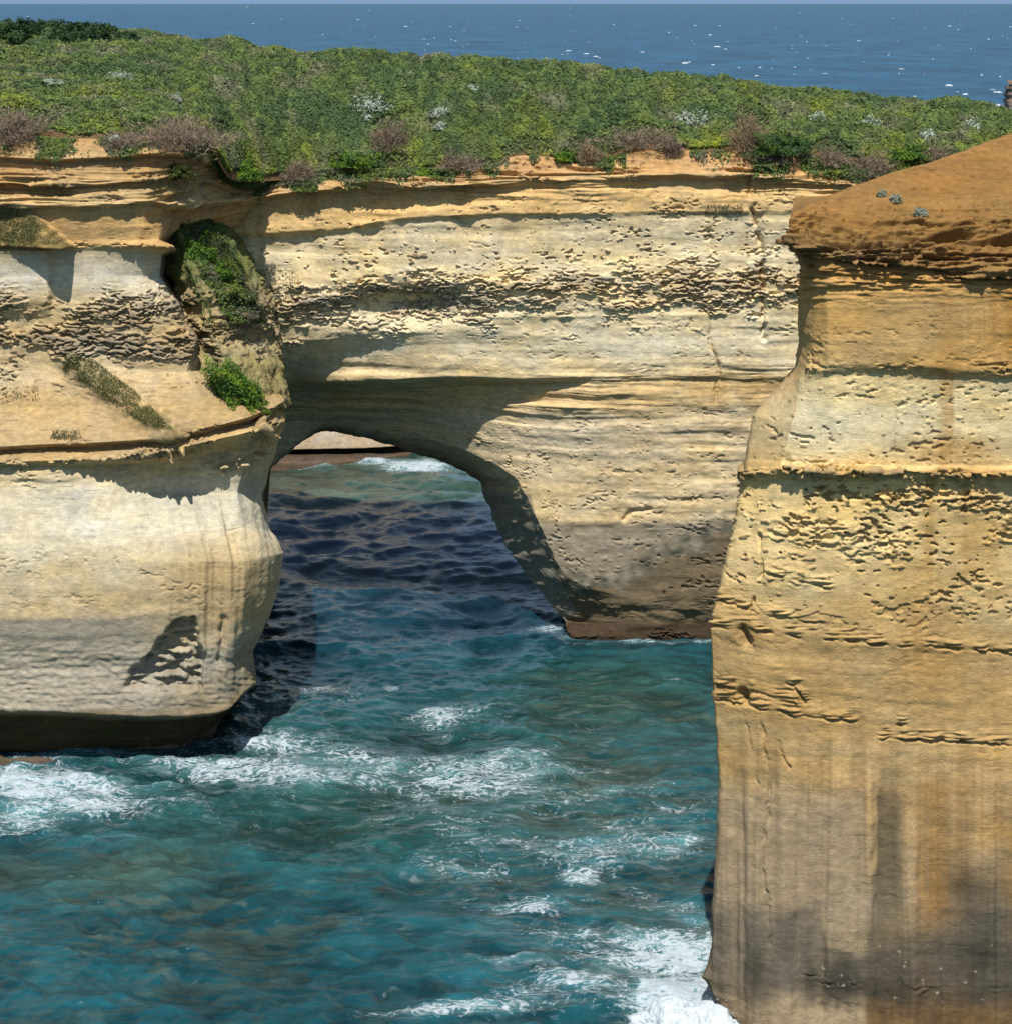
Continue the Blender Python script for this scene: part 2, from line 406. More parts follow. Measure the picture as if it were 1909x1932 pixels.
A.append(arow([505, 505, 512, 508, 503, 500, 500, 500, 495, 490, 490, 482, 476, 470, 480, 480, 480], [135.7, 135.7, 135.6, 135.5, 135.2, 135.1, 135, 135, 135, 135, 135, 135, 135, 135, 135, 135, 135]))
A.append(arow([575, 575, 577, 572, 565, 558, 550, 545, 545, 540, 540, 535, 535, 535, 540, 540, 540], [135.4, 135.4, 135.3, 135.1, 134.9, 134.8, 134.8, 134.8, 134.8, 134.8, 134.8, 134.8, 134.8, 134.8, 134.8, 134.8, 134.8]))
A.append(arow([648, 648, 648, 645, 640, 622, 612, 608, 606, 604, 604, 602, 602, 604, 605, 605, 605], [136.4, 136.4, 136.3, 136.2, 136, 135.6, 135.3, 135.1, 135.1, 135, 135, 135, 135, 135, 135, 135, 135]))
A.append(arow([690, 690, 690, 682, 668, 654, 650, 654, 660, 664, 664, 668, 672, 672, 670, 670, 670], [137.4, 137.4, 137.4, 137.6, 137.2, 136.4, 135.9, 135.5, 135.3, 135.2, 135.2, 135.1, 135.1, 135, 135, 135, 135]))
A.append(arow([722, 722, 724, 724, 721, 714, 711, 714, 713, 711, 711, 710, 710, 710, 710, 710, 710], [139.5, 139.5, 140, 140, 138, 136.9, 136.1, 135.6, 135.3, 135.2, 135.2, 135.1, 135.1, 135.1, 135.1, 135.1, 135.1]))
A.append(arow([736, 736, 738, 740, 739, 735, 729, 727, 722, 719, 719, 717, 717, 717, 717, 717, 717], [141.5, 141.5, 142, 142.2, 141.4, 139.8, 138.2, 136.9, 136, 135.5, 135.5, 135.3, 135.3, 135.3, 135.3, 135.3, 135.3]))
A.append(arow([770, 770, 772, 772, 769, 767, 769, 769, 767, 766, 766, 765, 764, 764, 764, 764, 764], [143, 143, 144, 144, 143, 141.2, 138.8, 136.8, 135.8, 135.4, 135.4, 135.2, 135.2, 135.2, 135.2, 135.2, 135.2]))
A.append(arow([800, 800, 800, 796, 788, 789, 790, 786, 784, 782, 782, 780, 780, 780, 780, 780, 780], [144, 144, 145.2, 145.2, 144.4, 142.8, 139, 136.9, 136, 135.6, 135.6, 135.4, 135.4, 135.4, 135.4, 135.4, 135.4]))
A.append(arow([900, 880, 870, 852, 804, 822, 848, 905, 1000, 1082, 1085, 1130, 1130, 1130, 1130, 1130, 1130], [145, 145, 145.8, 146, 145.7, 144.6, 140, 137.2, 136.5, 136.2, 136.2, 136.1, 136, 136, 136, 136, 136],
              [300, 400, 490, 538, 608, 752, 872, 974, 1022, 1063, 1066, 1200, 1340, 1460, 1560, 1680, 1850]))
A.append(arow([1120, 1080, 990, 905, 815, 843, 912, 985, 1085, 1160, 1165, 1176, 1176, 1176, 1176, 1176, 1176], [146, 146, 146.6, 147, 147.2, 147, 145, 142.6, 141, 138.5, 138.5, 136.6, 136.6, 136.6, 136.6, 136.6, 136.6],
              [300, 400, 492, 497, 604, 741, 905, 931, 992, 1055, 1062, 1190, 1340, 1460, 1560, 1680, 1850]))
# foot: out at the algae ledge and under water; over the hole it is the tunnel roof
foot, deep, back = [], [], []
for i, x in enumerate(AX):
    bx, bY, by = A[-1][i]
    if 3 <= i <= 9:
        foot.append((bx, bY+1.2, by+.5)); deep.append((bx*1.02, min(bY+3, 148.3), by+1.2)); back.append((bx*1.01, 149, by+1.8))
    else:
        xx = {2: 440}.get(i, [300, 400, 492, 0, 0, 0, 0, 0, 0, 0, 1075, 1185, 1340, 1460, 1560, 1680, 1850][i])
        foot.append(PZ(xx, .25, 136.3 if i > 9 else 147)); deep.append(PZ(xx, -2.5, 136.2 if i > 9 else 147)); back.append(PZ(xx, -2.5, 149))
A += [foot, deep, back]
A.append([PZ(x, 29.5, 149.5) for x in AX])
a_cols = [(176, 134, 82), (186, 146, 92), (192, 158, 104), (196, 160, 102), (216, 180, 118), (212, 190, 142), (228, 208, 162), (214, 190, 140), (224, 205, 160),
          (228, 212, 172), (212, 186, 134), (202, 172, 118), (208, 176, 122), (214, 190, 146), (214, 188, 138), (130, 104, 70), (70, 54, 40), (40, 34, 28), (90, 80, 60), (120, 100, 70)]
n_a = len(A)
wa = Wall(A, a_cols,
          led=[.30, .9, .9, .5, .14, .14, .03, .12, .10, .06, .30, .30, .30, .16, .06, .14, .2, 0, .1, .1],
          pit=[.2, .30, .3, .1, .10, .06, .16, .92, .36, .0, .0, .0, .0, .05, .12, .05, .3, 0, 0, 0],
          rgh=[.35, .2, .2, .2, .22, .14, .10, .14, .14, .10, .20, .22, .24, .18, .14, .20, .25, .2, .1, .1],
          hol=[0, 0, 0, 0, .7, .5, 1., .6, .3, .25, .1, .1, .1, .3, .5, 0, 0, 0, 0, 0],
          flu=[0, 0, 0, .10, .16, .12, .10, .04, .05, .05, 0, 0, 0, 0, .03, 0, 0, 0, 0, 0],
          cs=.065, rs=[.065]*(n_a-3)+[.6, .8], smooth=2, gain=1.52*np.array([1.02, 1.0, .99]))
vx, vy, d, c = wa.vx, wa.vy, wa.d, wa.c
front = (wa.t < 16.2)[:, None]*1.0
# scalloped overhangs of the tan band, the hollow in the crusted band, two joints, a curled crack
d -= .45*front*sst(0, 1, rowval([0]*3+[.8, .3, .9, .2]+[0]*(n_a-7), wa.t))*sst(-.1, .5, noise(vx/60, vy/200, 0, 71))*(vx < 1000)
d -= 1.5*blob(vx, vy, 760, 578, 135, 34)*front
rim = sst(13.6, 14.8, wa.t)[:, None]*front        # broken, blocky edge round the mouth of the arch
d += rim*(.13*sharp(noise(vx/44, vy/22, 0, 70), 3)+.07*noise(vx/11, vy/8, 0, 69))*sst(1190, 1150, vy)
wj = 4*noise(vx/22, vy/22, 0, 77)+2.5*noise(vx/8, vy/8, 0, 78); bj = sst(-.4, .15, noise(vx/30, vy/26, 4, 79))
d -= .55*front*bj*line_cut(vx+wj, vy, [(1412, 335), (1420, 400), (1436, 480), (1440, 560), (1440, 640)], 4.5)
d -= .22*front*bj*line_cut(vx+wj, vy, [(1333, 405), (1340, 470)], 4)
d -= .25*front*bj*line_cut(vx+wj, vy, [(1342, 600), (1338, 650), (1356, 690), (1350, 760)], 4)
d -= .25*front*line_cut(vx, vy+.6*wj, [(1176, 982), (1190, 965), (1226, 962)], 4)
d += .20*front*sst(0, 1, (vx-1436-wj)/6)*sst(395, 420, vy)*sst(660, 600, vy)
# tide staining on the legs: grey-mauve band, blackish green film, brown damp foot
low = front*(wa.t > 13.2)[:, None]
wob = 18*noise(vx/60, vy/60, 0, 72)+8*noise(vx/16, vy/16, 0, 73)
diag = 1098-.0*vx - np.clip((vx-1150)/230, 0, 1.3)*110
g1 = sst(978, 1000, vy+wob*.5)*low
c[:] = mix(c, lin((172, 160, 142))*ALB, .80*g1)
g2 = np.exp(-((vy-diag+wob*1.6)/22)**2)*low*(vx > 1040)*sst(-.5, .3, noise(vx/22, vy/22, 3, 74))
g3 = sst(0, 30, vy-diag+wob*1.6)*low*(vx > 1040)
c[:] = mix(c, lin((142, 122, 92))*ALB, .9*g3)
c[:] = mix(c, lin((88, 92, 80))*ALB, .8*g2)
side = inside(vx, vy, [(900, 920), (1000, 935), (1035, 1060), (1090, 1160), (1050, 1180), (985, 1090), (930, 1000)])*low  # left-facing side of the right leg, toned greyer
c[:] = mix(c, lin((170, 165, 148))*ALB, .7*side)
g4 = sst(1166, 1180, vy+wob*.4)*low*(vx > 1030)
c[:] = mix(c, lin((66, 52, 40))*ALB, .85*g4)
# ochre wash on the right flank, pale calcite in the white panel
c[:] = mix(c, lin((206, 168, 104))*ALB, .55*front*blob(vx, vy, 1390, 720, 90, 90)*sst(-.4, .4, noise(vx/50, vy/50, 0, 75)))
c[:] = mix(c, lin((226, 214, 186))*ALB, .7*front*blob(vx, vy, 1050, 835, 170, 42))
c[:] = mix(c, lin((118, 120, 70))*ALB, .35*front*blob(vx, vy, 470, 560, 80, 50)*sst(-.2, .4, noise(vx/25, vy/25, 1, 76)))

island = empty('rock_island', (0, 140, 0), 'cream limestone island with a sea arch through it and green scrub on top', 'sea arch')
parts_a = wa.build([('arch_wall', 3, 14.6, None), ('caprock', 0, 3, 'arch_wall'), ('tidal_foot', 14.6, n_a-1, 'arch_wall')], island)
parts_a['arch_wall']['label'] = 'pale banded wall pierced by the arch'

# ================================================================== the island: left buttress
L = [
 [P(-600,240,118),P(-180,240,119.5),P(0,246,119.8),P(110,262,119.3),P(200,262,119.6),P(280,268,120.3),P(335,264,121.6),P(385,258,124.8),P(432,328,128.8),P(490,338,133.5)],
 [P(-600,292,117),P(-180,292,118.4),P(0,297,118.3),P(110,300,118),P(200,296,118.1),P(280,290,118.9),P(340,292,121.5),P(395,308,127),P(442,345,131.5),P(500,352,136)],
 [P(-600,300,117.5),P(-180,300,118.9),P(0,304,118.8),P(110,307,118.5),P(200,303,118.6),P(280,297,119.8),P(340,299,122.2),P(395,315,127.8),P(442,350,132.2),P(500,356,136.4)],
 [P(-600,345,116.5),P(-180,345,117.9),P(0,345,117.9),P(110,345,117.8),P(200,345,117.8),P(280,342,118.4),P(345,340,122.2),P(400,345,127.8),P(446,362,131.8),P(502,362,135.7)],
 [P(-600,351,116.8),P(-180,351,118.3),P(0,351,118.3),P(110,351,118.2),P(200,351,118.2),P(280,348,119.2),P(345,346,122.9),P(400,351,128.5),P(446,366,132.4),P(502,366,136)],
 [P(-600,388,116.5),P(-180,388,117.8),P(0,383,117.7),P(110,386,117.6),P(200,386,117.6),P(280,380,118),P(330,385,120.6),P(400,380,128.2),P(450,378,132),P(505,372,135.2)],
 [P(-600,394,117),P(-180,394,118.3),P(0,389,118.2),P(110,392,118.1),P(200,392,118.1),P(280,386,118.6),P(306,393,120.8),P(385,390,130),P(450,390,133.5),P(505,384,136.4)],
 [P(-600,452,117.2),P(-180,452,118.5),P(0,452,118.5),P(110,454,118.3),P(200,452,118.3),P(262,455,118.4),P(298,453,119),P(306,456,122.5),P(350,468,131),P(470,470,138.5)],
 [P(-600,465,117.2),P(-180,465,118.4),P(0,465,118.4),P(110,466,118.3),P(200,463,118.2),P(270,463,118),P(326,466,118.4),P(332,470,121.5),P(360,482,131),P(475,482,138.8)],
 [P(-600,475,117.4),P(-180,475,118.6),P(0,475,118.6),P(110,476,118.5),P(200,473,118.4),P(262,475,118.4),P(298,482,119.6),P(306,482,123),P(352,492,131),P(478,492,139)],
 [P(-600,520,117.4),P(-180,520,118.6),P(0,520,118.6),P(110,520,118.5),P(200,520,118.4),P(268,520,118.9),P(294,520,120.2),P(304,522,124),P(350,530,131),P(480,540,139.2)],
 [P(-600,575,117.3),P(-180,575,118.3),P(0,578,118.2),P(110,580,118.1),P(200,575,118),P(270,570,118),P(325,574,118.6),P(338,578,122),P(370,590,130),P(485,600,139.4)],
 [P(-600,640,117),P(-180,640,117.9),P(0,640,117.9),P(110,640,117.8),P(200,640,117.7),P(290,643,117.6),P(364,640,118.4),P(374,642,122),P(396,650,128.5),P(490,650,139.6)],
 [P(-600,705,117),P(-180,705,117.8),P(0,705,117.8),P(110,692,117.7),P(200,692,117.7),P(290,700,117.6),P(352,702,118),P(385,690,121),P(430,665,126),P(495,672,138)],
 [P(-600,775,116),P(-180,775,116.8),P(0,772,116.8),P(110,768,116.7),P(200,765,116.6),P(300,765,116.4),P(385,755,117),P(440,738,118.5),P(492,715,124),P(500,705,138)],
 [P(-600,845,113.8),P(-180,845,114.6),P(0,843,114.5),P(110,838,114.4),P(200,835,114.4),P(300,826,114.5),P(400,806,115.1),P(462,790,115.8),P(517,768,118),P(508,745,132)],
 [P(-600,853,114.6),P(-180,853,115.3),P(0,851,115.3),P(110,846,115.2),P(200,843,115.2),P(300,834,115.3),P(398,815,115.9),P(458,800,116.8),P(508,780,119),P(505,760,133)],
 [P(-600,872,113.2),P(-180,872,113.9),P(0,872,113.8),P(110,869,113.8),P(200,866,113.9),P(300,852,114.3),P(400,832,115),P(470,815,115.8),P(520,800,118),P(510,790,133)],
 [P(-600,884,113.8),P(-180,884,114.4),P(0,884,114.4),P(110,881,114.4),P(200,880,115.4),P(300,872,116.5),P(400,858,117.3),P(466,850,117.2),P(506,840,119.4),P(500,830,133)],
 [P(-600,935,113.2),P(-180,935,113.9),P(0,935,113.9),P(110,935,113.9),P(190,930,114.2),P(290,928,116.2),P(390,932,116.9),P(446,930,117),P(478,935,119.4),P(474,930,133)],
 [P(-600,1000,112.4),P(-180,1000,113),P(0,1000,113),P(110,1000,113),P(200,1000,113.1),P(300,1000,113.5),P(400,1000,114.2),P(458,995,115.5),P(490,1000,117.5),P(482,1000,133)],
 [P(-600,1028,112.1),P(-180,1028,112.7),P(0,1028,112.7),P(110,1028,112.7),P(200,1028,112.6),P(300,1028,112.9),P(400,1028,113.5),P(466,1025,114.7),P(503,1024,116.6),P(486,1025,133)],
 [P(-600,1060,111.8),P(-180,1060,112.4),P(0,1060,112.4),P(110,1060,112.4),P(200,1060,112.3),P(300,1060,112.4),P(400,1060,112.9),P(470,1058,114),P(511,1050,116),P(490,1050,133)],
 [P(-600,1112,111.5),P(-180,1112,112.1),P(0,1112,112.1),P(110,1112,112.1),P(200,1112,112),P(300,1110,112.1),P(400,1108,112.6),P(462,1106,113.7),P(505,1100,115.7),P(482,1100,133)],
 [P(-600,1170,111.3),P(-180,1170,111.9),P(0,1170,111.9),P(110,1168,111.9),P(200,1165,111.9),P(300,1160,112),P(390,1160,112.5),P(450,1155,113.5),P(490,1150,115.5),P(470,1150,133)],
 [P(-600,1265,111.6),P(-180,1265,112.2),P(0,1265,112.2),P(110,1264,112.2),P(200,1262,112.2),P(290,1260,112.3),P(370,1260,112.6),P(428,1255,113.4),P(453,1245,115),P(435,1240,133)],
 [P(-600,1342,111),P(-180,1342,111.6),P(0,1342,111.6),P(110,1345,111.6),P(200,1350,111.7),P(290,1352,111.9),P(370,1350,112.3),P(432,1338,113),P(463,1308,114.5),P(440,1310,133)],
 [P(-600,1352,113.2),P(-180,1352,113.8),P(0,1352,113.8),P(110,1354,113.8),P(200,1359,113.8),P(290,1362,114),P(350,1361,114.2),P(402,1353,114.8),P(432,1336,115.7),P(420,1336,133)],
 [P(-600,1428,114),P(-180,1428,114.6),P(0,1428,114.6),P(110,1425,114.6),P(200,1415,114.9),P(290,1408,115.2),P(340,1404,115.8),P(372,1386,117),P(398,1370,118),P(390,1370,133)],
]
L.append([PZ(x, .45, Y) for x, Y in zip([-600, -180, 0, 110, 200, 290, 340, 372, 398, 390], [112.6, 113.2, 113.2, 113.3, 114.1, 114.8, 115.6, 117, 118, 133])])
L.append([PZ(x, -2.5, Y) for x, Y in zip([-600, -180, 0, 110, 200, 290, 340, 372, 398, 390], [112.4, 113, 113, 113.1, 114, 114.8, 115.6, 117, 118, 133])])
l_cols = [(196, 154, 96), (214, 176, 116), (190, 150, 96), (208, 170, 110), (196, 160, 102), (222, 188, 128), (212, 174, 112), (222, 182, 116), (216, 176, 112), (216, 198, 156), (234, 224, 196),
          (222, 196, 142), (204, 178, 128), (228, 204, 156), (210, 178, 122), (198, 168, 116), (180, 148, 98), (222, 190, 128), (226, 200, 144), (226, 214, 180), (228, 220, 192), (230, 216, 178), (230, 212, 168), (226, 204, 158), (222, 196, 148), (178, 168, 144), (158, 142, 110), (74, 66, 42), (78, 64, 46), (120, 100, 84), (60, 48, 36)]
wl = Wall(L, l_cols,
          led=[.2, .5, .4, .8, .7, .8, .3, .06, .2, .04, .02, .14, .2, .04, .06, .22, .2, .2, .2, .08, .06, .02, .02, .02, .03, .18, .22, .2, .3, .2, .1],
          pit=[.1, .1, .1, .3, .3, .2, .1, .0, .3, .0, .0, .70, .9, .42, .03, .25, .2, .5, .2, .05, .0, .0, .0, .0, .0, .0, .10, .1, .3, .5, .2],
          rgh=[.3, .2, .2, .2, .2, .2, .2, .12, .2, .10, .08, .16, .2, .18, .18, .16, .16, .25, .2, .12, .12, .12, .12, .12, .14, .18, .2, .15, .2, .3, .1],
          hol=[0, 0, 0, 0, 0, 0, 0, .2, .2, .1, .05, .4, .3, .6, .1, 0, 0, .2, .1, 0, .1, .1, .3, .3, .1, 0, 0, 0, 0, 0, 0],
          flu=[0, 0, 0, 0, 0, 0, .05, .05, .05, .04, .03, 0, 0, .03, .05, .05, .05, .10, .10, .10, .10, .10, .06, .06, .06, .05, .03, .03, 0, 0, 0],
          cs=[.5, .25, .06, .06, .06, .06, .06, .07, .12], rs=[.06]*(len(L)-1), smooth=2, gain=1.04*np.array([1.03, 1.0, .98]))
vx, vy, d, c = wl.vx, wl.vy, wl.d, wl.c
fr = (wl.s < 8.2)[None, :]*1.0
# grassy wedge standing out of the wall on the left, with a ragged point
wedge = inside(vx+8*noise(vx/14, vy/14, 0, 81), vy, [(-120, 385), (40, 388), (70, 405), (136, 464), (-120, 468)])*1.0
wedge = smooth_field(wedge*np.clip((vy-380)/80, 0, 1), 3)
d += wedge*fr*(.7+1.6*np.clip((vx-20)/110, 0, 1))
step = smooth_field((vx < 96+4*noise(vx/20, vy/20, 0, 82))*(vy > 468)*(vy < 600)*1.0, 2)
d += .55*step*fr*sst(610, 560, vy)
# grassed rib on the apron and the fluted corner of the foot
rib = line_cut(vx, vy, [(135, 680), (180, 710), (240, 760), (320, 812)], 26)
d += .8*rib*fr
fl = np.clip((vx-250)/120, 0, 1)*sst(900, 960, vy)*sst(1340, 1240, vy)*fr
q = vx-.22*np.minimum(vy-1060, 0)+.03*np.maximum(vy-1060, 0)
d += fl*(.40*noise(q/30, vy/260, 0, 83)+.16*noise(q/11, vy/180, 0, 84))
rec = smooth_field(inside(vx+16*noise(vx/30, vy/30, 0, 93)+5*noise(vx/9, vy/9, 0, 98), vy+9*noise(vx/20, vy/20, 0, 95), [(330, 1172), (372, 1168), (382, 1240), (384, 1300), (300, 1308), (232, 1296)])*1.0, 4)
d -= fr*rec*(.80+.30*sharp(noise(vx/34, vy/11, 0, 96), 4)+.12*noise(vx/8, vy/6, 0, 97))
d += fr*sst(1190, 1260, vy)*sst(1345, 1330, vy)*(.03*sharp(noise(vx/60, vy/9, 0, 99)+.3*noise(vx/14, vy/14, 0, 94), 4)+.08*noise(vx/12, vy/8, 0, 100))
d -= .25*fr*line_cut(vx+5*noise(vx/16, vy/16, 0, 94), vy, [(425, 1170), (416, 1250)], 6)
# knobbly crust along the overhang on the right
kn = sst(.05, .5, noise(vx/16, vy/13, 0, 85)+.5*noise(vx/7, vy/6, 0, 86))
d += 1.2*kn*fr*(line_cut(vx, vy, [(498, 800), (492, 850), (440, 872), (400, 880)], 14)+.7*line_cut(vx, vy, [(300, 862), (345, 846), (400, 838)], 9))
# stains and soils
wob = 10*noise(vx/50, vy/30, 0, 87)+4*noise(vx/10, vy/8, 0, 88)
g = sst(1160, 1176, vy+wob*.6+.04*np.clip(vx-200, 0, 400))*sst(1345, 1338, vy)*fr*sst(330, 230, vx-.25*(vy-1170))
c[:] = mix(c, lin((192, 180, 158))*ALB, .85*g)
g = sst(985, 1010, vy+wob)*blob(vx, vy, 400, 1090, 140, 70)*fr
c[:] = mix(c, lin((204, 172, 122))*ALB, .8*g)
g = sst(895, 905, vy)*sst(1010, 985, vy)*fr*sst(250, 330, vx)
c[:] = mix(c, lin((206, 200, 178))*ALB, .5*g)
c[:] = mix(c, lin((108, 104, 62))*ALB*.8, .75*sst(.0, .4, wedge)*sst(-.5, .3, noise(vx/18, vy/10, 0, 89)+.2))
c[:] = mix(c, lin((120, 112, 66))*ALB*.85, .8*rib*sst(-.35, .3, noise(vx/14, vy/12, 0, 90))*fr)
c[:] = mix(c, lin((140, 122, 84))*ALB, .5*fr*blob(vx, vy, 430, 740, 70, 60))
g = (wl.t > 26.6)[:, None]*sst(-.2, .4, noise(vx/60, vy/18, 0, 92))
c[:] = mix(c, lin((80, 80, 36))*ALB, .5*g)
parts_l = wl.build([('buttress', 6, 26.5, None), ('caprock', 0, 6, 'buttress'), ('tidal_notch', 26.5, len(L)-1, 'buttress')], island)
parts_l['buttress']['label'] = 'stepped cream buttress with a grassy wedge and bulging foot'

# weedy gully between buttress and arch wall
Gy = [[P(285,374,134),P(335,380,137),P(380,384,140),P(445,390,144)],
      [P(294,404,128),P(328,404,129),P(372,410,131),P(460,424,139)],
      [P(302,440,126),P(338,442,124.5),P(396,452,126),P(476,466,138.5)],
      [P(312,500,125),P(356,500,121.8),P(418,508,123.6),P(500,518,138)],
      [P(330,565,124.5),P(380,562,120.8),P(436,562,122.6),P(522,562,137.4)],
      [P(360,645,122.5),P(402,646,119.6),P(460,642,122.6),P(532,652,138.4)],
      [P(376,702,119.5),P(432,692,118.8),P(490,690,122),P(536,702,139.8)],
      [P(400,770,117.4),P(455,752,117.9),P(508,766,119.4),P(532,745,140.4)]]
wg = Wall(Gy, [(110, 112, 62), (104, 112, 60), (106, 114, 60), (124, 124, 70), (166, 146, 98), (184, 160, 110), (150, 140, 88), (156, 136, 88)],
          led=[.1, .1, .1, .15, .3, .3, .1, .1], pit=[.0, .0, .1, .2, .7, .9, .2, .1], rgh=[.9]*8, hol=[0]*8, flu=[0]*8, cs=.08, rs=.08, gain=1.3)
wg.build([('gully_slope', 0, 7, None)], island)

# ================================================================== scrub-covered top
TX = [-900, -600, -180, 0, 110, 200, 280, 335, 385, 432, 490, 545, 620, 760, 880, 980, 1060, 1120, 1200, 1340, 1460, 1560, 1680, 1850, 2050]
TFy = [240, 240, 240, 246, 262, 262, 268, 264, 258, 328, 336, 332, 326, 322, 318, 294, 300, 305, 284, 284, 275, 300, 325, 325, 325]
TFY = [118, 118, 119.5, 119.8, 119.3, 119.6, 120.3, 121.6, 124.6, 128.4, 133.4, 135.3, 136, 136, 136, 136.4, 136, 135.8, 136.2, 136.2, 136.2, 136, 136, 136, 136]
TCy = [60, 62, 68, 73, 73, 74, 77, 84, 91, 95, 100, 103, 108, 117, 122, 128, 134, 138, 144, 163, 177, 185, 200, 214, 236]
TCY = [168, 167, 165, 163, 162, 160, 158, 156, 154, 151.5, 149, 148, 147.5, 147.2, 147, 147, 147, 147, 147, 147, 147, 147, 147, 147, 146.5]
f = np.array([P(a, b, c_) for a, b, c_ in zip(TX, TFy, TFY)]); k = np.array([P(a, b, c_) for a, b, c_ in zip(TX, TCy, TCY)])
trows = [f-np.array([0, .15, .25])]
fs = f.copy()
for _ in range(10): fs[1:-1] = .25*fs[:-2]+.5*fs[1:-1]+.25*fs[2:]
for s_, bl in ((.0, .0), (.12, .3), (.3, .5), (.6, .7), (.85, .4), (1, 0)):
    m_ = min(1, s_/.3); fm_ = f.copy(); fm_[:, 2] = f[:, 2]*(1-m_)+fs[:, 2]*m_; fm_[:, 1] = f[:, 1]*(1-m_)+fs[:, 1]*m_; fm_[:, 0] = f[:, 0]/f[:, 1]*fm_[:, 1]
    q = fm_*(1-s_)+k*s_; q[:, 2] += bl
    trows.append(q)
for dy, dz in ((1.6, -.5), (2.8, -2.5), (3.4, -7)):
    q = k.copy(); q[:, 0] *= (q[:, 1]+dy)/q[:, 1]; q[:, 1] += dy; q[:, 2] += dz; trows.append(q)
q = trows[-1].copy(); q[:, 2] = -2.5
for i in range(len(TX)):
    if 545 <= TX[i] <= 1060: q[i] = PZ(TX[i], 29.5, 149.4)      # the roof of the arch, seen from seaward
trows.append(q)
TG, tt, ts = loft(trows, .20, [.2, .2, .2, .2, .2, .2, .3, .5, .8, 2.0], 2)
def canopy(x, y):
    w1, id1 = worley2((x+1.1*noise(x*.3, y*.3, 0, 101))*.55, y*.55, 5)
    w2, id2 = worley2((x+.4*noise(x*.8, y*.8, 0, 102))*1.6, y*1.6, 6)
    h = .55*np.clip(1-1.3*w1*w1, 0, 1)+.42*np.clip(1-1.7*w2*w2, 0, 1)+.7*noise(x*.15, y*.15, 0, 103)
    w3, id3 = worley2((x+1.5*noise(x*.2, y*.2, 3, 104))*.24, y*.24, 9)
    h = h+.45*np.clip(1-2.2*w3*w3, 0, 1)*np.clip((id3-.55)*4, 0, 1)
    return h, id1, id2+.0*id3
hc, _, _ = canopy(TG[..., 0], TG[..., 1])
top_mask = sst(.6, 1.6, tt)[:, None]*sst(8.5, 7, tt)[:, None]
TV = TG.copy(); TV[..., 2] += np.clip(hc-.22, -.2, 2)*top_mask
tvx, tvy = sight(TG)
soil_n = noise(TG[..., 0]*.5, TG[..., 1]*.5, 0, 105)
tc = np.ones(TG.shape)*np.array([.045, .05, .022])
tc = mix(tc, lin((150, 116, 78))*ALB*.8, sst(1.3, .9, tt+.0*tt)[:, None]*np.ones(tvx.shape))
tc = mix(tc, lin((200, 170, 115))*ALB, sst(8.0, 8.6, tt)[:, None]*np.ones(tvx.shape))
mesh_obj('hilltop', TV, grid_faces(*TV.shape[:2]), M_SOIL, island, tc)

# bare or dry places where the green carpet opens (survey units: x, y, rx, ry)
BARE = [(30, 232, 70, 30), (330, 250, 110, 22), (215, 262, 80, 10), (735, 248, 34, 30), (750, 305, 40, 14), (1000, 285, 60, 24), (1110, 280, 36, 26), (1200, 255, 70, 22), (1230, 280, 60, 20),
        (1415, 245, 36, 45), (1160, 290, 20, 20), (860, 312, 40, 10), (1560, 295, 45, 30), (1640, 320, 45, 25), (560, 335, 30, 16), (640, 305, 20, 14)]
def quads(pos, u, v, a, b):
    """pointed leaves: centre pos, axes u, v, half sizes a, b"""
    n = len(pos)
    V = np.empty((n, 4, 3), F4)
    V[:, 0] = pos-u*a[:, None]; V[:, 1] = pos-v*b[:, None]; V[:, 2] = pos+u*a[:, None]; V[:, 3] = pos+v*b[:, None]
    return V.reshape(-1, 3), np.arange(n*4, dtype=np.int32).reshape(n, 4)
def unit(v):
    return v/(np.linalg.norm(v, axis=-1, keepdims=True)+1e-9)
def leaf_axes(nrm):
    r = unit(rng.normal(size=nrm.shape)); u = unit(np.cross(nrm, r)); v = np.cross(nrm, u)
    return u, v
def scatter(G, n, weight):
    """random points on a grid surface; returns positions and unit normals"""
    nr, nc = G.shape[:2]
    w = (weight[:-1, :-1]).ravel(); w = w/w.sum()
    idx = rng.choice(w.size, n, p=w)
    r, c_ = idx//(nc-1), idx % (nc-1)
    a, b = rng.random(n)[:, None], rng.random(n)[:, None]
    p = (G[r, c_]*(1-a)+G[r+1, c_]*a)*(1-b)+(G[r, c_+1]*(1-a)+G[r+1, c_+1]*a)*b
    nn = normals(G)[r, c_]
    return p, nn
N_LEAF = 800000
nT = -normals(TV)
view = unit(TV-np.array([0, 0, H]))
ddr = np.linalg.norm(np.gradient(TG, axis=0), axis=-1)*np.linalg.norm(np.gradient(TG, axis=1), axis=-1)
wgt = ddr*(.25+np.clip(-(nT*view).sum(-1), 0, 1))*((tt > .55) & (tt < 7.6))[:, None]
wgt = wgt*((tvx > -160) & (tvx < 2060))
pos, nn = scatter(TV, N_LEAF, wgt); nn = -nn
lvx, lvy = sight(pos)
edge_y = np.interp(lvx, TX, TFy)
keep = np.ones(len(pos), bool)
for (bx, by, rx, ry) in BARE:
    q = ((lvx-bx)/rx)**2+((lvy-by)/ry)**2+.9*noise(pos[:, 0]*.9, pos[:, 1]*.9, 1, 107)+.5*noise(pos[:, 0]*2.6, pos[:, 1]*2.6, 2, 108)
    keep &= ~((q < 1) & (rng.random(len(pos)) < .93))
keep &= ~((edge_y-lvy+14*noise(pos[:, 0]*.35, pos[:, 1]*.35, 3, 109)*1.6 < 2))
pos, nn, lvx, lvy, edge_y = pos[keep], nn[keep], lvx[keep], lvy[keep], edge_y[keep]
hc, id1, id2 = canopy(pos[:, 0], pos[:, 1])
pos = pos+unit(nn+np.array([0, 0, 1.]))*(rng.random(len(pos))**1.3*.30+.0)[:, None]
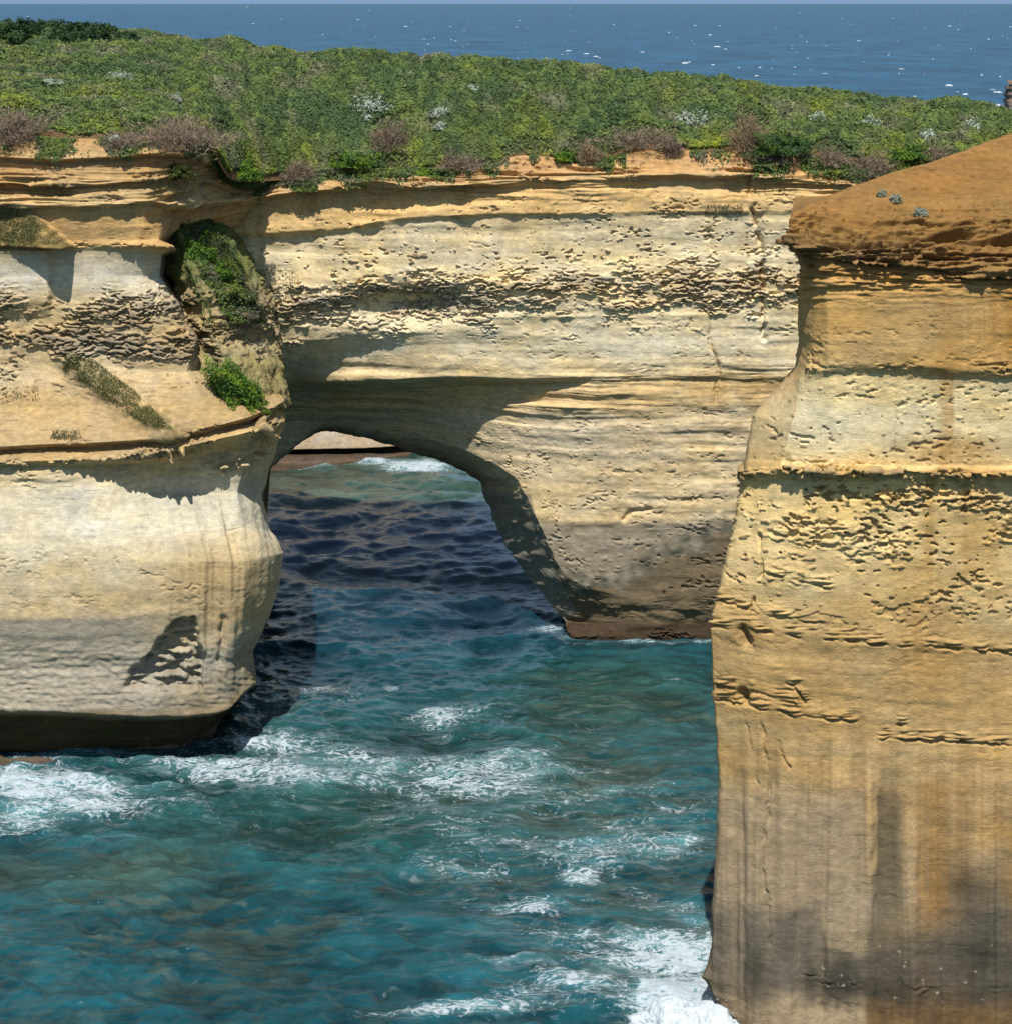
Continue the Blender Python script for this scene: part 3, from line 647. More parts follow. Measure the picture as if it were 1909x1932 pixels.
ln = unit(nn*1.3+rng.normal(size=nn.shape)*.5+np.array([0, 0, .1]))
u, v = leaf_axes(ln)
sz = (.055+.075*rng.random(len(pos)))
V, Fc = quads(pos, u, v, sz*1.25, sz*.62)
near_edge = np.clip(1-(edge_y-lvy)/130, 0, 1)
tone = noise(pos[:, 0]*.22, pos[:, 1]*.22, 5, 111)+.35*(id1-.5)+.55*(id2-.5)+.55*(near_edge-.40)+.5*noise(pos[:, 0]*.9, pos[:, 1]*.9, 6, 113)
base_c = np.ones((len(pos), 3))*np.array([.094, .128, .036])
base_c = mix(base_c, (.062, .098, .036), sst(.05, -.45, tone))
base_c = mix(base_c, (.135, .160, .026), sst(.15, .75, tone))
base_c = mix(base_c, (.22, .23, .02), sst(.70, 1.0, tone)*.7)
gy = sst(.14, .46, noise(pos[:, 0]*.35, pos[:, 1]*.35, 9, 112)+.4*(rng.random(len(pos))-.5))
base_c = mix(base_c, (.17, .15, .10), gy*.6)
base_c = 1.28*base_c*((.7+.6*rng.random(len(pos)))*(.78+.44*id2))[:, None]
# the carpet hangs over the edge in tongues
hp, hn_ = [], []
for Wl, t1, n in ((wa, 2.4, 110000), (wl, 1.6, 44000), (wg, 4.6, 130000)):
    rows_ = np.where((Wl.t > .02) & (Wl.t < t1))[0]
    r = rng.choice(rows_, n); q = rng.integers(0, Wl.V.shape[1], n)
    p_ = Wl.V[r, q]; hx, hy = sight(p_)
    dens = noise(hx/70, 0*hx, 0, 114)+.6*noise(hx/24, hy/40, 0, 115)-.40*Wl.t[r]*(Wl is not wg)+(Wl is wg)*(.62-1.5*(np.abs(hx-np.interp(hy, [395, 470, 560, 640], [350, 388, 438, 470]))/46)**2-.9*sst(560, 640, hy))+.5*((hx > 415) & (hx < 600))+.35*((hx > 640) & (hx < 860))+.3*((hx > 1440) & (hx < 1720))-.6*((hx > 960) & (hx < 1060))-.6*((hx > 1180) & (hx < 1300))
    ok = (dens+.18*rng.normal(size=n) > 0) & (hx > -60)
    hp.append(p_[ok]+Wl.n[r, q][ok]*(rng.random((ok.sum(), 1))*.30)); hn_.append(Wl.n[r, q][ok])
hp = np.vstack(hp); hn_ = np.vstack(hn_)
hu, hv = leaf_axes(unit(hn_*.9+rng.normal(size=hp.shape)*.6+np.array([0, 0, .4])))
hs = .055+.075*rng.random(len(hp))
V_, F_ = quads(hp, hu, hv, hs*1.25, hs*.62)
ht = noise(hp[:, 0]*.5, hp[:, 1]*.5, hp[:, 2]*.9, 116)+.4*rng.normal(size=len(hp))*.5
hc_ = mix(np.ones((len(hp), 3))*np.array([.085, .125, .042]), (.15, .19, .028), sst(.0, .5, ht)); hc_ = mix(hc_, (.15, .125, .085), sst(-.2, -.5, ht))
hc_ = hc_*(.7+.6*rng.random(len(hp)))[:, None]
Fc = np.vstack([Fc, F_+len(V)]); V = np.vstack([V, V_]); base_c = np.vstack([base_c, hc_])
cover = mesh_obj('scrub_cover', V, Fc, M_LEAF, None, np.repeat(base_c, 4, axis=0), smooth=False)
tag(cover, 'low green coastal scrub carpeting the top of the arch island', 'scrub', kind='stuff')

# ------------------------------------------------------------------ single bushes
TVf = TV.reshape(-1, 3); TVx, TVy = [a.ravel() for a in sight(TV)]
TOK = np.repeat((tt > .3) & (tt < 7.4), TV.shape[1])
def on_top(x, y):
    q = (TVx-x)**2+(TVy-y)**2+(~TOK)*1e9
    return TVf[int(np.argmin(q))]
def nearest(Wl, x, y):
    a, b = sight(Wl.V)
    q = (a-x)**2+(b-y)**2
    return Wl.V.reshape(-1, 3)[int(np.argmin(q.ravel()))]
def dome_points(n, rx, ry, h, seed, lump=.25):
    """points through the outer half of a lumpy dome, with outward directions"""
    dv = unit(rng.normal(size=(n, 3))); dv[:, 2] = np.abs(dv[:, 2])
    lum = 1+lump*2*noise(dv[:, 0]*2.2+seed, dv[:, 1]*2.2, dv[:, 2]*2.2, seed)
    r = (.55+.45*rng.random(n)**.6)*lum
    return dv*r[:, None]*np.array([rx, ry, h]), dv
def leafy(name, base, rx, ry, h, n, cols, label, cat, group=None, leaf=(.05, .11), tilt=0.0, lump=.3):
    seed = int(abs(base[0]*31+base[1]*7)) % 997
    p, dv = dome_points(n, rx, ry, h, seed, lump)
    p[:, 2] -= .12*h
    p[:, 0] -= tilt*p[:, 2]
    ln = unit(dv*.8+rng.normal(size=dv.shape)*.6+np.array([0, 0, .2]))
    u, v = leaf_axes(ln)
    sz = leaf[0]+(leaf[1]-leaf[0])*rng.random(n)
    V, Fc = quads(p, u, v, sz*1.25, sz*.6)
    c_ = np.array(cols)
    tone = np.clip(.5+.9*noise(p[:, 0]*1.2+seed, p[:, 1]*1.2, p[:, 2]*1.2, seed+1)+.35*(rng.random(n)-.5), 0, .999)
    i = tone*(len(cols)-1); i0 = np.minimum(i.astype(int), len(cols)-2) if len(cols) > 1 else np.zeros(n, int)
    cc = c_[i0]*(1-(i-i0))[:, None]+c_[np.minimum(i0+1, len(cols)-1)]*(i-i0)[:, None]
    cc *= (.75+.5*rng.random(n))[:, None]
    # a few woody stems carry the leaves
    sV, sF, sC = [], [], []
    o0 = len(V)
    ns = 7
    for j in range(ns):
        a = 2*math.pi*j/ns+rng.random()
        tip = np.array([math.cos(a)*rx*.55, math.sin(a)*ry*.55, h*.6])
        b0 = np.array([0, 0, -.35*h-.1]); s_ = unit(np.cross(tip-b0, [0.1, .2, 1]))*.03; s2 = unit(np.cross(tip-b0, s_))*.03
        ring = [b0+s_, b0+s2, b0-s_, b0-s2, tip+s_*.3, tip+s2*.3, tip-s_*.3, tip-s2*.3]
        m = o0+len(sV)
        sV += ring; sF += [[m+q, m+(q+1) % 4, m+4+(q+1) % 4, m+4+q] for q in range(4)]; sC += [(.09, .07, .05)]*8
    V = np.vstack([V, np.array(sV, F4)]); Fc = np.vstack([Fc, np.array(sF, np.int32)])
    C_ = np.vstack([np.repeat(cc, 4, axis=0), np.array(sC)])
    o = mesh_obj(name, V, Fc, M_LEAF, None, C_, smooth=False)
    o.location = tuple(float(q) for q in base)
    return tag(o, label, cat, group)
def twiggy(name, base, rx, ry, h, n, label, group=None, tint=(.235, .175, .12)):
    """leafless thicket of thin dry twigs"""
    dv = unit(rng.normal(size=(n, 3))); dv[:, 2] = np.abs(dv[:, 2])*.9
    r = (.25+.75*rng.random(n)**.7)
    p = dv*r[:, None]*np.array([rx, ry, h])*(1+1.1*noise(dv[:, 0]*2.2+base[0], dv[:, 1]*2.2, dv[:, 2]*2.2, 130))[:, None]
    p[:, 2] -= .25*h*np.clip(-dv[:, 1], 0, 1)
    u = unit(dv*.8+rng.normal(size=dv.shape)*.55+np.array([0, 0, .25]))
    v = unit(np.cross(u, rng.normal(size=u.shape)))
    V, Fc = quads(p, u, v, .12+.28*rng.random(n), .010+.016*rng.random(n))
    cc = np.array(tint)*(.7+.65*rng.random(n))[:, None]*(1+.15*rng.normal(size=(n, 1))*np.array([.3, 0, -.3]))
    o = mesh_obj(name, V, Fc, M_TWIG, None, np.repeat(cc, 4, axis=0), smooth=False)
    o.location = tuple(float(q) for q in base)
    return tag(o, label, 'dead bush', group)
def mtr(px, Y): return px/FV*Y

SIL = [(.14, .20, .10), (.38, .43, .33), (.58, .61, .54)]
for (x, y, w, h, lab) in [
    (700, 196, 40, 20, 'largest silvery white bush on the green slope above the arch'),
    (692, 222, 15, 9, 'small silver bush just below the largest white one'),
    (828, 214, 22, 12, 'silver bush right of the largest white one, halfway down the slope'),
    (832, 240, 12, 9, 'small pale bush beneath another silver one above the arch crown'),
    (888, 168, 17, 8, 'small silver bush high on the slope near the skyline above the arch'),
    (332, 190, 12, 9, 'small silver bush alone on the green slope above the dead thicket'),
    (228, 146, 26, 10, 'pale silver bush high on the broad green hillside below the dark thicket'),
    (98, 158, 18, 6, 'thin white flowering patch on the green hillside, leftmost of the upper ones'),
    (190, 196, 22, 7, 'white flowering patch on the green hillside above the dead brush'),
    (216, 272, 12, 6, 'tiny white flowering bush at the lower edge of the hillside'),
    (1306, 226, 36, 17, 'broad silver bush just left of the tall dry brown bush'),
    (1545, 222, 20, 9, 'silver bush on the slope right of the tall dry brown bush'),
    (1634, 230, 24, 11, 'silver bush in the middle of three on the far right slope'),
    (1752, 256, 22, 15, 'drooping silver bush lowest on the slope near the orange cliff'),
    (1838, 237, 16, 11, 'last silver bush on the slope beside the orange crest')]:
    b = on_top(x, y+h*.6)
    Y = b[1]
    leafy('silver_bush', b+np.array([0, 0, .12]), mtr(w, Y), max(.5, mtr(w, Y)*.8), mtr(h, Y)*1.25+.1, int(160+w*17), SIL, lab, 'silver bush', 'silver bushes on the island top', (.05, .10), lump=.5)
for (x, y, w, h, lab) in [
    (30, 246, 62, 44, 'grey dead brush on the sandy bank at the left end of the clifftop'),
    (330, 268, 95, 40, 'largest grey dead thicket hanging over the layered caprock of the buttress'),
    (225, 272, 45, 18, 'low dead brush between the two grey thickets above the buttress'),
    (735, 262, 38, 38, 'round grey dead bush below the largest white bush'),
    (870, 305, 46, 22, 'flat dead brush on the cliff edge above the arch crown'),
    (560, 335, 40, 30, 'dead brush draped over the cliff edge right of the buttress'),
    (1110, 292, 26, 30, 'small upright dead bush on the edge right of the bare orange bank'),
    (1210, 262, 70, 24, 'wide grey dead brush lying over the orange bank on the cliff edge'),
    (1265, 292, 20, 22, 'small dead bush hanging at the edge below the wide dead brush'),
    (1412, 268, 38, 62, 'tall dry brown bush standing above the crack in the cliff'),
    (1630, 318, 50, 32, 'grey dead thicket at the cliff edge next to the orange cliff'),
    (1560, 300, 35, 20, 'dead brush on the ledges left of the thicket next to the orange cliff'),
    (1770, 290, 40, 20, 'dull dead brush low on the slope beside the orange crest')]:
    b = on_top(x, y+h*.25)
    Y = b[1]
    twiggy('dead_bush', b+np.array([0, -.3, -.1]), mtr(w, Y)*1.05, max(.6, mtr(w, Y)*.7), mtr(h, Y)*1.15+.1, int(700+w*h*1.1), lab, 'dead bushes along the clifftop',
           tint=(.255, .18, .105) if x in (1412, 1110) else (.235, .175, .12))
GRN = [(.04, .095, .02), (.09, .17, .022), (.17, .24, .015)]
for (x, y, w, h, wal, lab) in [
    (462, 766, 48, 92, wg, 'vivid green bush on the ledge in the gully beside the buttress'),
    (375, 478, 34, 40, wg, 'green bush high in the dark gully below the caprock'),
    (415, 512, 22, 26, wg, 'narrow green bush in the gully left of the cream wall'),
    (335, 418, 22, 18, wg, 'topmost green bush in the gully, right below the caprock'),
    (470, 540, 16, 12, wa, 'small yellow green bush on the crusted rock right of the gully')]:
    b = nearest(wal, x, y)
    Y = b[1]
    leafy('green_bush', b+np.array([0, -.3, -.3]), mtr(w, Y), mtr(w, Y)*.8, mtr(h, Y)*1.0, int(900+w*h*2.2), GRN, lab, 'green bush', 'green bushes in the gully', (.05, .10), tilt=.55 if w > 40 else 0, lump=.4)
for (x, y, w, h, cols, lab) in [
    (668, 305, 46, 22, GRN, 'bright green bush hanging over the cliff edge above the arch'),
    (800, 322, 24, 14, GRN, 'small dark green bush on the cliff edge above the arch crown'),
    (1470, 290, 60, 32, [(.04, .075, .035), (.06, .12, .03), (.11, .17, .02)], 'dense green bush right of the tall dry brown bush'),
    (1715, 292, 42, 22, GRN, 'yellow green bush on the slope just above the orange cliff edge'),
    (1070, 300, 22, 18, GRN, 'green bush between the bare orange bank and the small dead bush'),
    (460, 330, 36, 30, GRN, 'green bush spilling over the caprock at the head of the gully'),
    (345, 322, 30, 22, [(.09, .10, .03), (.12, .14, .03)], 'sparse olive bush growing out of the layered caprock')]:
    b = on_top(x, y) if x != 345 else nearest(wl, 335, 325)
    Y = b[1]
    leafy('edge_bush', b+np.array([0, -.35, -.2]), mtr(w, Y), max(.5, mtr(w, Y)*.7), mtr(h, Y)*1.1, int(500+w*h*2.6), cols, lab, 'green bush', 'green bushes along the cliff edge', (.05, .11), lump=.45)
# dark thicket on the skyline at the left
b = on_top(95, 78)
thv, thf, thc = [], [], []
n0 = 0
for i, xx in enumerate(np.linspace(-60, 262, 17)):
    bb = on_top(xx, 77)
    top_ = np.interp(xx, [-60, 0, 50, 120, 200, 235, 262], [36, 40, 34, 40, 42, 54, 66])
    hh = max(.5, mtr(76-top_, bb[1]))
    p, dv = dome_points(2600, mtr(26, bb[1]), 2.2, hh, 300+i, .3)
    p = p+bb-np.array([0, 0, .1])
    u, v = leaf_axes(unit(dv+rng.normal(size=dv.shape)*.5)); s_ = .07+.08*rng.random(2600)
    V, Fc = quads(p, u, v, s_*1.2, s_*.7)
    tn = np.clip(.5+noise(p[:, 0]*.7, p[:, 1]*.7, p[:, 2]*.7, 310)+.3*(rng.random(2600)-.5), 0, 1)
    cc = mix(np.ones((2600, 3))*np.array([.018, .042, .014]), (.05, .09, .03), tn)
    thv.append(V); thf.append(Fc+n0); thc.append(np.repeat(cc, 4, axis=0)); n0 += len(V)
tag(mesh_obj('dark_thicket', np.vstack(thv), np.vstack(thf), M_LEAF, None, np.vstack(thc), smooth=False), 'dark green wind-clipped thicket on the skyline of the island', 'thicket')
# thin dry grass and herbs on the wedge, the rib and the gully floor
gp, gc = [], []
for Wl, poly, n, cl in [(wl, [(-120, 390), (40, 388), (135, 462), (-100, 466)], 9000, (.10, .105, .045)), (wl, [(120, 660), (175, 680), (255, 740), (330, 815), (270, 800), (190, 745), (120, 700)], 11000, (.105, .105, .04)),
                        (wl, [(95, 830), (100, 812), (150, 815), (155, 832)], 700, (.10, .10, .05)), (wl, [(0, 735), (70, 730), (75, 755), (0, 760)], 500, (.12, .11, .06)),
                        (wg, [(300, 390), (420, 400), (450, 500), (470, 570), (400, 640), (330, 520)], 16000, (.065, .115, .03)), (wg, [(370, 690), (520, 690), (515, 770), (400, 790)], 2500, (.11, .11, .05)),
                        (wa, [(430, 505), (560, 510), (570, 560), (450, 600)], 2200, (.10, .11, .045)), (wl, [(300, 330), (370, 330), (370, 370), (300, 370)], 1200, (.10, .11, .04)),
                        (wa, [(1330, 388), (1400, 385), (1400, 408), (1330, 408)], 900, (.09, .09, .05)), (wa, [(1430, 285), (1560, 285), (1580, 330), (1430, 325)], 2500, (.10, .11, .06))]:
    a, b_ = sight(Wl.V)
    m = inside(a, b_, poly)
    ok = Wl.V[m]
    if len(ok) == 0: continue
    pp = ok[rng.integers(0, len(ok), n)]+rng.normal(size=(n, 3))*.04
    keep = noise(pp[:, 0]*.8, pp[:, 1]*.8, pp[:, 2]*.8, 140)+.3*rng.normal(size=n) > -.1
    pp = pp[keep]
    gp.append(pp); gc.append(np.array(cl)*(1.3+1.1*rng.random(len(pp)))[:, None])
gp = np.vstack(gp); gc = np.vstack(gc)
gu = unit(rng.normal(size=gp.shape)*.5+np.array([0, -.4, .9])); gv = unit(np.cross(gu, rng.normal(size=gp.shape)))
V, Fc = quads(gp+gu*.05, gu, gv, .04+.09*rng.random(len(gp)), .014+.022*rng.random(len(gp)))
tag(mesh_obj('ledge_grass', V, Fc, M_LEAF, None, np.repeat(gc, 4, axis=0), smooth=False), 'thin dry grass and herbs on ledges of the cream cliffs', 'grass', kind='stuff')

# ================================================================== the near orange cliff
NX = [1560, 1640, 1740, 1840, 1950, 2200, 2600]
def nrow(ret, sil, cor, ys, Ys):
    ys = np.broadcast_to(ys, (7,)); Ys = np.broadcast_to(Ys, (7,))
    return [P(*ret), P(*sil), P(*cor)]+[P(a, b, c_) for a, b, c_ in zip(NX, ys, Ys)]
N = []
N.append([PZ(x, 36, 112) for x in (1560, 1500, 1530, 1580, 1650, 1745, 1840, 1950, 2200, 2600)])
N.append(nrow((1540, 420, 98), (1486, 432, 88.4), (1502, 401, 90), [371, 340, 309, 276, 236, 160, 90], [92, 94, 96, 98, 100, 103, 105]))
N.append(nrow((1540, 445, 97), (1482, 446, 87.4), (1505, 440, 87.8), [430, 425, 425, 420, 420, 410, 400], [88.2, 88.5, 88.9, 89.6, 90.5, 92, 93]))
N.append(nrow((1540, 460, 97), (1486, 458, 87), (1512, 462, 86.1), [464, 466, 470, 476, 480, 480, 480], [85.9, 85.9, 86, 86.4, 86.8, 88, 89]))
N.append(nrow((1545, 480, 98), (1498, 474, 86.8), (1518, 487, 85.8), [490, 495, 507, 518, 524, 525, 525], [85.4, 85.2, 85.2, 85.5, 85.8, 86.6, 87]))
N.append(nrow((1550, 505, 99), (1512, 500, 89), (1532, 504, 86.8), [503, 511, 520, 528, 534, 535, 535], [85.75, 85.6, 85.5, 85.7, 85.9, 86.7, 87.1]))
N.append(nrow((1550, 560, 99), (1511, 560, 89.4), (1545, 560, 86.3), [552, 548, 543, 542, 545, 545, 545], [85.8, 85.6, 85.5, 85.6, 85.8, 86.4, 86.8]))
N.append(nrow((1550, 640, 99), (1508, 640, 89.8), (1536, 640, 86.5), [638, 636, 636, 638, 640, 640, 640], [85.6, 85.5, 85.4, 85.5, 85.7, 86.3, 86.7]))
N.append(nrow((1545, 692, 99), (1503, 692, 89.6), (1532, 694, 86.3), [690, 688, 692, 698, 700, 700, 700], [85.5, 85.4, 85.2, 85.3, 85.5, 86.2, 86.6]))
N.append(nrow((1530, 725, 99), (1482, 722, 88.8), (1530, 722, 86.3), [712, 706, 710, 716, 718, 718, 718], [85.8, 85.7, 85.6, 85.6, 85.8, 86.4, 86.8]))
N.append(nrow((1490, 790, 99), (1428, 786, 88.2), (1506, 800, 86.1), [800, 800, 800, 800, 800, 800, 800], [85.7, 85.6, 85.6, 85.6, 85.8, 86.4, 86.8]))
N.append(nrow((1470, 870, 99), (1412, 868, 87.7), (1490, 874, 86.1), [878, 880, 880, 880, 880, 880, 880], [85.6, 85.5, 85.5, 85.5, 85.7, 86.2, 86.6]))
N.append(nrow((1470, 890, 99), (1409, 888, 87.3), (1472, 886, 85.8), [890, 890, 892, 894, 895, 895, 895], [85.1, 85, 85, 85, 85.2, 85.8, 86.2]))
N.append(nrow((1470, 930, 99), (1400, 930, 87.7), (1470, 910, 86.4), [905, 905, 908, 910, 912, 912, 912], [85.7, 85.6, 85.5, 85.5, 85.7, 86.2, 86.6]))
N.append(nrow((1430, 1080, 99), (1373, 1066, 87), (1442, 1080, 85.8), [1085, 1085, 1085, 1085, 1085, 1085, 1085], [85.4, 85.3, 85.2, 85.2, 85.4, 86, 86.4]))
N.append(nrow((1420, 1180, 99), (1342, 1178, 86.7), (1430, 1185, 85.6), [1200, 1210, 1220, 1222, 1225, 1225, 1225], [85.2, 85.1, 85, 85, 85.2, 85.8, 86.2]))
N.append(nrow((1420, 1330, 99), (1350, 1330, 86.5), (1430, 1330, 85.5), [1335, 1340, 1345, 1350, 1350, 1350, 1350], [85, 84.9, 84.8, 84.8, 85, 85.6, 86]))
N.append(nrow((1430, 1480, 99), (1364, 1480, 86.3), (1440, 1480, 85.4), [1480, 1480, 1480, 1480, 1480, 1480, 1480], [84.8, 84.7, 84.6, 84.6, 84.8, 85.4, 85.8]))
N.append(nrow((1430, 1690, 99), (1353, 1688, 86), (1420, 1690, 85), [1690, 1690, 1690, 1690, 1690, 1690, 1690], [84.5, 84.4, 84.3, 84.3, 84.5, 85, 85.4]))
N.append(nrow((1420, 1800, 99), (1339, 1798, 85.8), (1412, 1800, 84.6), [1800, 1805, 1805, 1805, 1805, 1805, 1805], [84.2, 84, 84, 84, 84.2, 84.6, 85]))
N.append(nrow((1410, 1850, 99), (1325, 1848, 85.4), (1408, 1870, 84.1), [1880, 1885, 1885, 1885, 1885, 1885, 1885], [83.7, 83.5, 83.4, 83.4, 83.6, 84, 84.4]))
N.append(nrow((1430, 1900, 99), (1392, 1945, 84.3), (1445, 1965, 83.3), [1990, 2000, 2000, 2000, 2000, 2000, 2000], [82.8, 82.5, 82.4, 82.4, 82.6, 83, 83.4]))
N.append([PZ(x, -2.5, Y) for x, Y in zip([1430, 1395, 1450]+NX, [99, 84.2, 83.2, 82.7, 82.4, 82.3, 82.3, 82.5, 83, 83.4])])
n_cols = [(154, 118, 66), (156, 117, 66), (152, 115, 62), (152, 116, 66), (164, 126, 74), (190, 146, 86), (206, 164, 100), (208, 170, 110), (214, 180, 122), (236, 212, 160), (248, 230, 188), (240, 210, 152),
          (206, 172, 112), (236, 206, 146), (228, 200, 146), (196, 162, 108), (200, 164, 108), (202, 168, 118), (172, 150, 120), (112, 102, 88), (106, 86, 62), (128, 100, 70), (80, 60, 44)]
nN = len(N)
wn = Wall(N, n_cols,
          led=[0, .06, .55, .95, .75, .34, .10, .14, .14, .05, .02, .03, .10, .03, .04, .09, .06, .03, .02, .06, .12, .14, 0],
          pit=[0, 0, .1, .35, .35, .2, .05, .05, .25, .08, .03, .15, 1.05, .36, .18, .03, .0, .0, .0, .05, .12, .08, 0],
          rgh=[.1, .22, .30, .24, .2, .14, .12, .10, .12, .10, .08, .10, .12, .12, .12, .12, .12, .12, .12, .14, .2, .2, .1],
          hol=[0, 0, 0, .1, .1, .1, .2, .2, .2, .4, .5, .4, .2, 1.1, .7, .1, .1, 0, 0, 0, 0, 0, 0],
          flu=[0, 0, 0, 0, .05, .06, .05, .05, .05, .05, .04, .04, .06, .12, .08, .04, .05, .10, .12, .10, .06, .05, 0],
          cs=[.3, .055, .055, .055, .055, .055, .055, .3, .6], rs=[.5, .06]+[.052]*(nN-3), smooth=2, gain=1.12*np.array([1.04, 1.0, .87]))
vx, vy, d, c = wn.vx, wn.vy, wn.d, wn.c
vis = (wn.t > .9)[:, None]*1.0
# bedding joints, leaning fractures and the corner joint with its dark recesses
for pts, w, dep in [([(1340, 1182), (1420, 1190), (1520, 1205), (1640, 1215), (1760, 1222), (1909, 1235)], 4, .35), ([(1350, 1130), (1430, 1160), (1560, 1180)], 4, .3),
                    ([(1350, 1320), (1440, 1340), (1560, 1360), (1700, 1370)], 4, .28), ([(1350, 1295), (1420, 1305), (1500, 1330)], 4, .28),
                    ([(1670, 1395), (1740, 1400), (1820, 1402), (1909, 1408)], 4, .40),
                    ([(1470, 1280), (1500, 1300), (1520, 1330)], 4, .3), ([(1425, 1330), (1444, 1400), (1450, 1500), (1444, 1560), (1436, 1640), (1448, 1700), (1452, 1780)], 5, .16),
                    ([(1405, 1340), (1412, 1400), (1430, 1480)], 3.5, .1), ([(1470, 1400), (1480, 1440), (1490, 1450)], 4, .16),
                    ([(1400, 1190), (1410, 1230)], 9, .7), ([(1402, 1310), (1408, 1350)], 9, .8), ([(1432, 1010), (1436, 1080), (1412, 1150)], 5, .35),
                    ([(1440, 1080), (1500, 1096), (1560, 1110)], 4, .25), ([(1690, 890), (1690, 700)], 3, .08)]:
    wv_ = 5*noise(vx/26, vy/26, 0, 151)+3.2*noise(vx/9, vy/9, 0, 150)
    brk = sst(-.32, .25, noise(vx/38, vy/38, pts[0][0]*.37, 149))
    vert = abs(pts[-1][1]-pts[0][1]) > abs(pts[-1][0]-pts[0][0])
    lc = line_cut(vx+wv_*vert, vy+wv_*(not vert), pts, w*(.55 if w < 6 else 1))
    d -= dep*vis*lc*brk
    if not vert:      # the bed above a parting stands a little proud, with ragged slivers along it
        near = line_cut(vx, vy+wv_, [(a, b-9) for a, b in pts], 11)
        d += vis*near*(.05+.13*sharp(noise(vx/40, vy/5.0, 2, 148), 5)*brk)
d -= .22*vis*sst(0, 14, vx-1640-9*noise(vx/40, vy/40, 0, 152))*sst(1440, 1520, vy)*sst(1790, 1650, vy)*sst(1800, 1680, vx)
cr = sst(.8, 1.3, wn.t)[:, None]*sst(6.6, 4.6, wn.t)[:, None]
lowc = sst(385, 440, vy+40*noise(vx/120, 0*vx, 3, 161))
d += cr*lowc*(.20*sharp(noise(vx/90+.5*noise(vx/20, vy/20, 0, 172), vy/8, 0, 162), 7)+.11*sharp(noise(vx/26, vy/4.5, 0, 163), 5)+.06*noise(vx/7, vy/4, 0, 164))
d += cr*(.10*noise(vx/60, vy/26, 1, 165)+.05*noise(vx/9, vy/5, 1, 166)+.12*sst(.35, .5, noise(vx/10, vy/6, 1, 173))-.05*np.abs(noise((vx+.9*vy)/22, (vy)/90, 1, 174)))
c[:] = mix(c, lin((120, 88, 50))*ALB, cr*lowc*.25*sst(-.15, .45, noise(vx/40, vy/8, 0, 167)+.4*noise(vx/12, vy/5, 0, 168)))
c[:] = mix(c, lin((170, 122, 72))*ALB, cr*(1-lowc)*.6*sst(-.1, .5, noise(vx/90, vy/30, 0, 169)))
pan = sst(1340, 1480, vy)*vis
d += pan*(.10*sharp(noise(vx/46+.12*noise(vy/60, vx/60, 0, 176), vy/1500, 0, 175), 7)+.05*sharp(noise(vx/15, vy/420, 0, 177), 5))*sst(1960, 1900, vy)
d += pan*.22*noise(vx/130, vy/1800, 0, 178)
panel = .5+.5*sharp(noise(vx/46+.12*noise(vy/60, vx/60, 0, 176), vy/1500, 0, 175), 7)
c[:] = c*(1+(.13*sharp(noise(vx/46+.12*noise(vy/60, vx/60, 0, 176), vy/1500, 0, 175), 7)+.07*sharp(noise(vx/11, vy/700, 0, 171), 3))*pan)[..., None]
d *= 1-.75*cr*sst(1.5, 1.0, wn.s)[None, :]
# colour: iron streaks, drip marks, tide film
st = noise(vx/16, vy/420, 0, 153)+.6*noise(vx/6, vy/300, 1, 154)
org = .8*sst(-.5, 1.0, st+.35)*sst(1700, 1800, vx)*sst(480, 560, vy)*sst(720, 640, vy)*vis
c[:] = mix(c, lin((196, 138, 66))*ALB, .75*org)
for (cx, w, y0, y1, a) in [(1782, 9, 690, 890, .75), (1795, 4, 690, 880, .6), (1690, 3, 690, 900, .35), (1740, 60, 1060, 1330, .45), (1770, 45, 1480, 1760, .8), (1880, 40, 1420, 1600, .35), (1826, 30, 880, 1100, .55), (1868, 26, 880, 1080, .45), (1752, 14, 900, 1090, .5), (1905, 26, 540, 720, .5), (1900, 10, 1560, 1780, .6)]:
    g = np.exp(-((vx-cx-5*noise(vy/90, cx, 0, 155))/w)**2)*sst(y0-25, y0+20, vy)*sst(y1+25, y1-35, vy)*vis
    c[:] = mix(c, lin((192, 140, 68))*ALB, a*g*np.clip(.75+.7*st, 0, 1))
c[:] = mix(c, lin((206, 158, 88))*ALB, .75*vis*(blob(vx, vy, 1800, 850, 110, 34)+blob(vx, vy, 1800, 690, 140, 30)))
wob = 30*noise(vx/60, vy/60, 0, 156)+16*noise(vx/14, vy/40, 0, 157)
blocks = np.clip(.6+1.2*noise(vx/70, vy/700, 2, 158), 0, 1)
g = sst(1440, 1500, vy+wob*.6)*sst(1480, 1440, vy-400)*vis
grey = sst(1650, 1660, vx+.15*wob)*sst(1720, 1690, vx)*sst(1480, 1520, vy)*sst(1780, 1700, vy)
c[:] = mix(c, lin((120, 108, 84))*ALB, .8*grey*vis)
g = sst(1470, 1520, vy+wob*.4)*sst(1640, 1625, vx)*vis
c[:] = mix(c, lin((184, 162, 130))*ALB, .75*g)
d1 = sst(1690, 1740, vy+wob*.8-90*sst(1545, 1565, vx)*sst(1650, 1630, vx))*sst(1900, 1850, vy+wob*.5)*vis
c[:] = mix(c, lin((104, 98, 86))*ALB, .75*d1*np.clip(sst(1660, 1600, vx)+sst(1740, 1800, vx)*1.0+.35, 0, 1)*(.62+.5*panel))
d2 = sst(1780, 1830, vy+wob)*sst(1915, 1885, vy+wob*.6)*vis
c[:] = mix(c, lin((74, 68, 58))*ALB, np.clip(.75*d2*blocks*(.6+.6*panel), 0, 1))
d3 = blob(vx, vy+wob*.4, 1840, 1680, 60, 50)+blob(vx, vy+wob*.3, 1640, 1868, 55, 22)+blob(vx, vy, 1850, 1800, 40, 45)
c[:] = mix(c, lin((78, 72, 60))*ALB, np.clip(.8*d3, 0, .8)*vis)
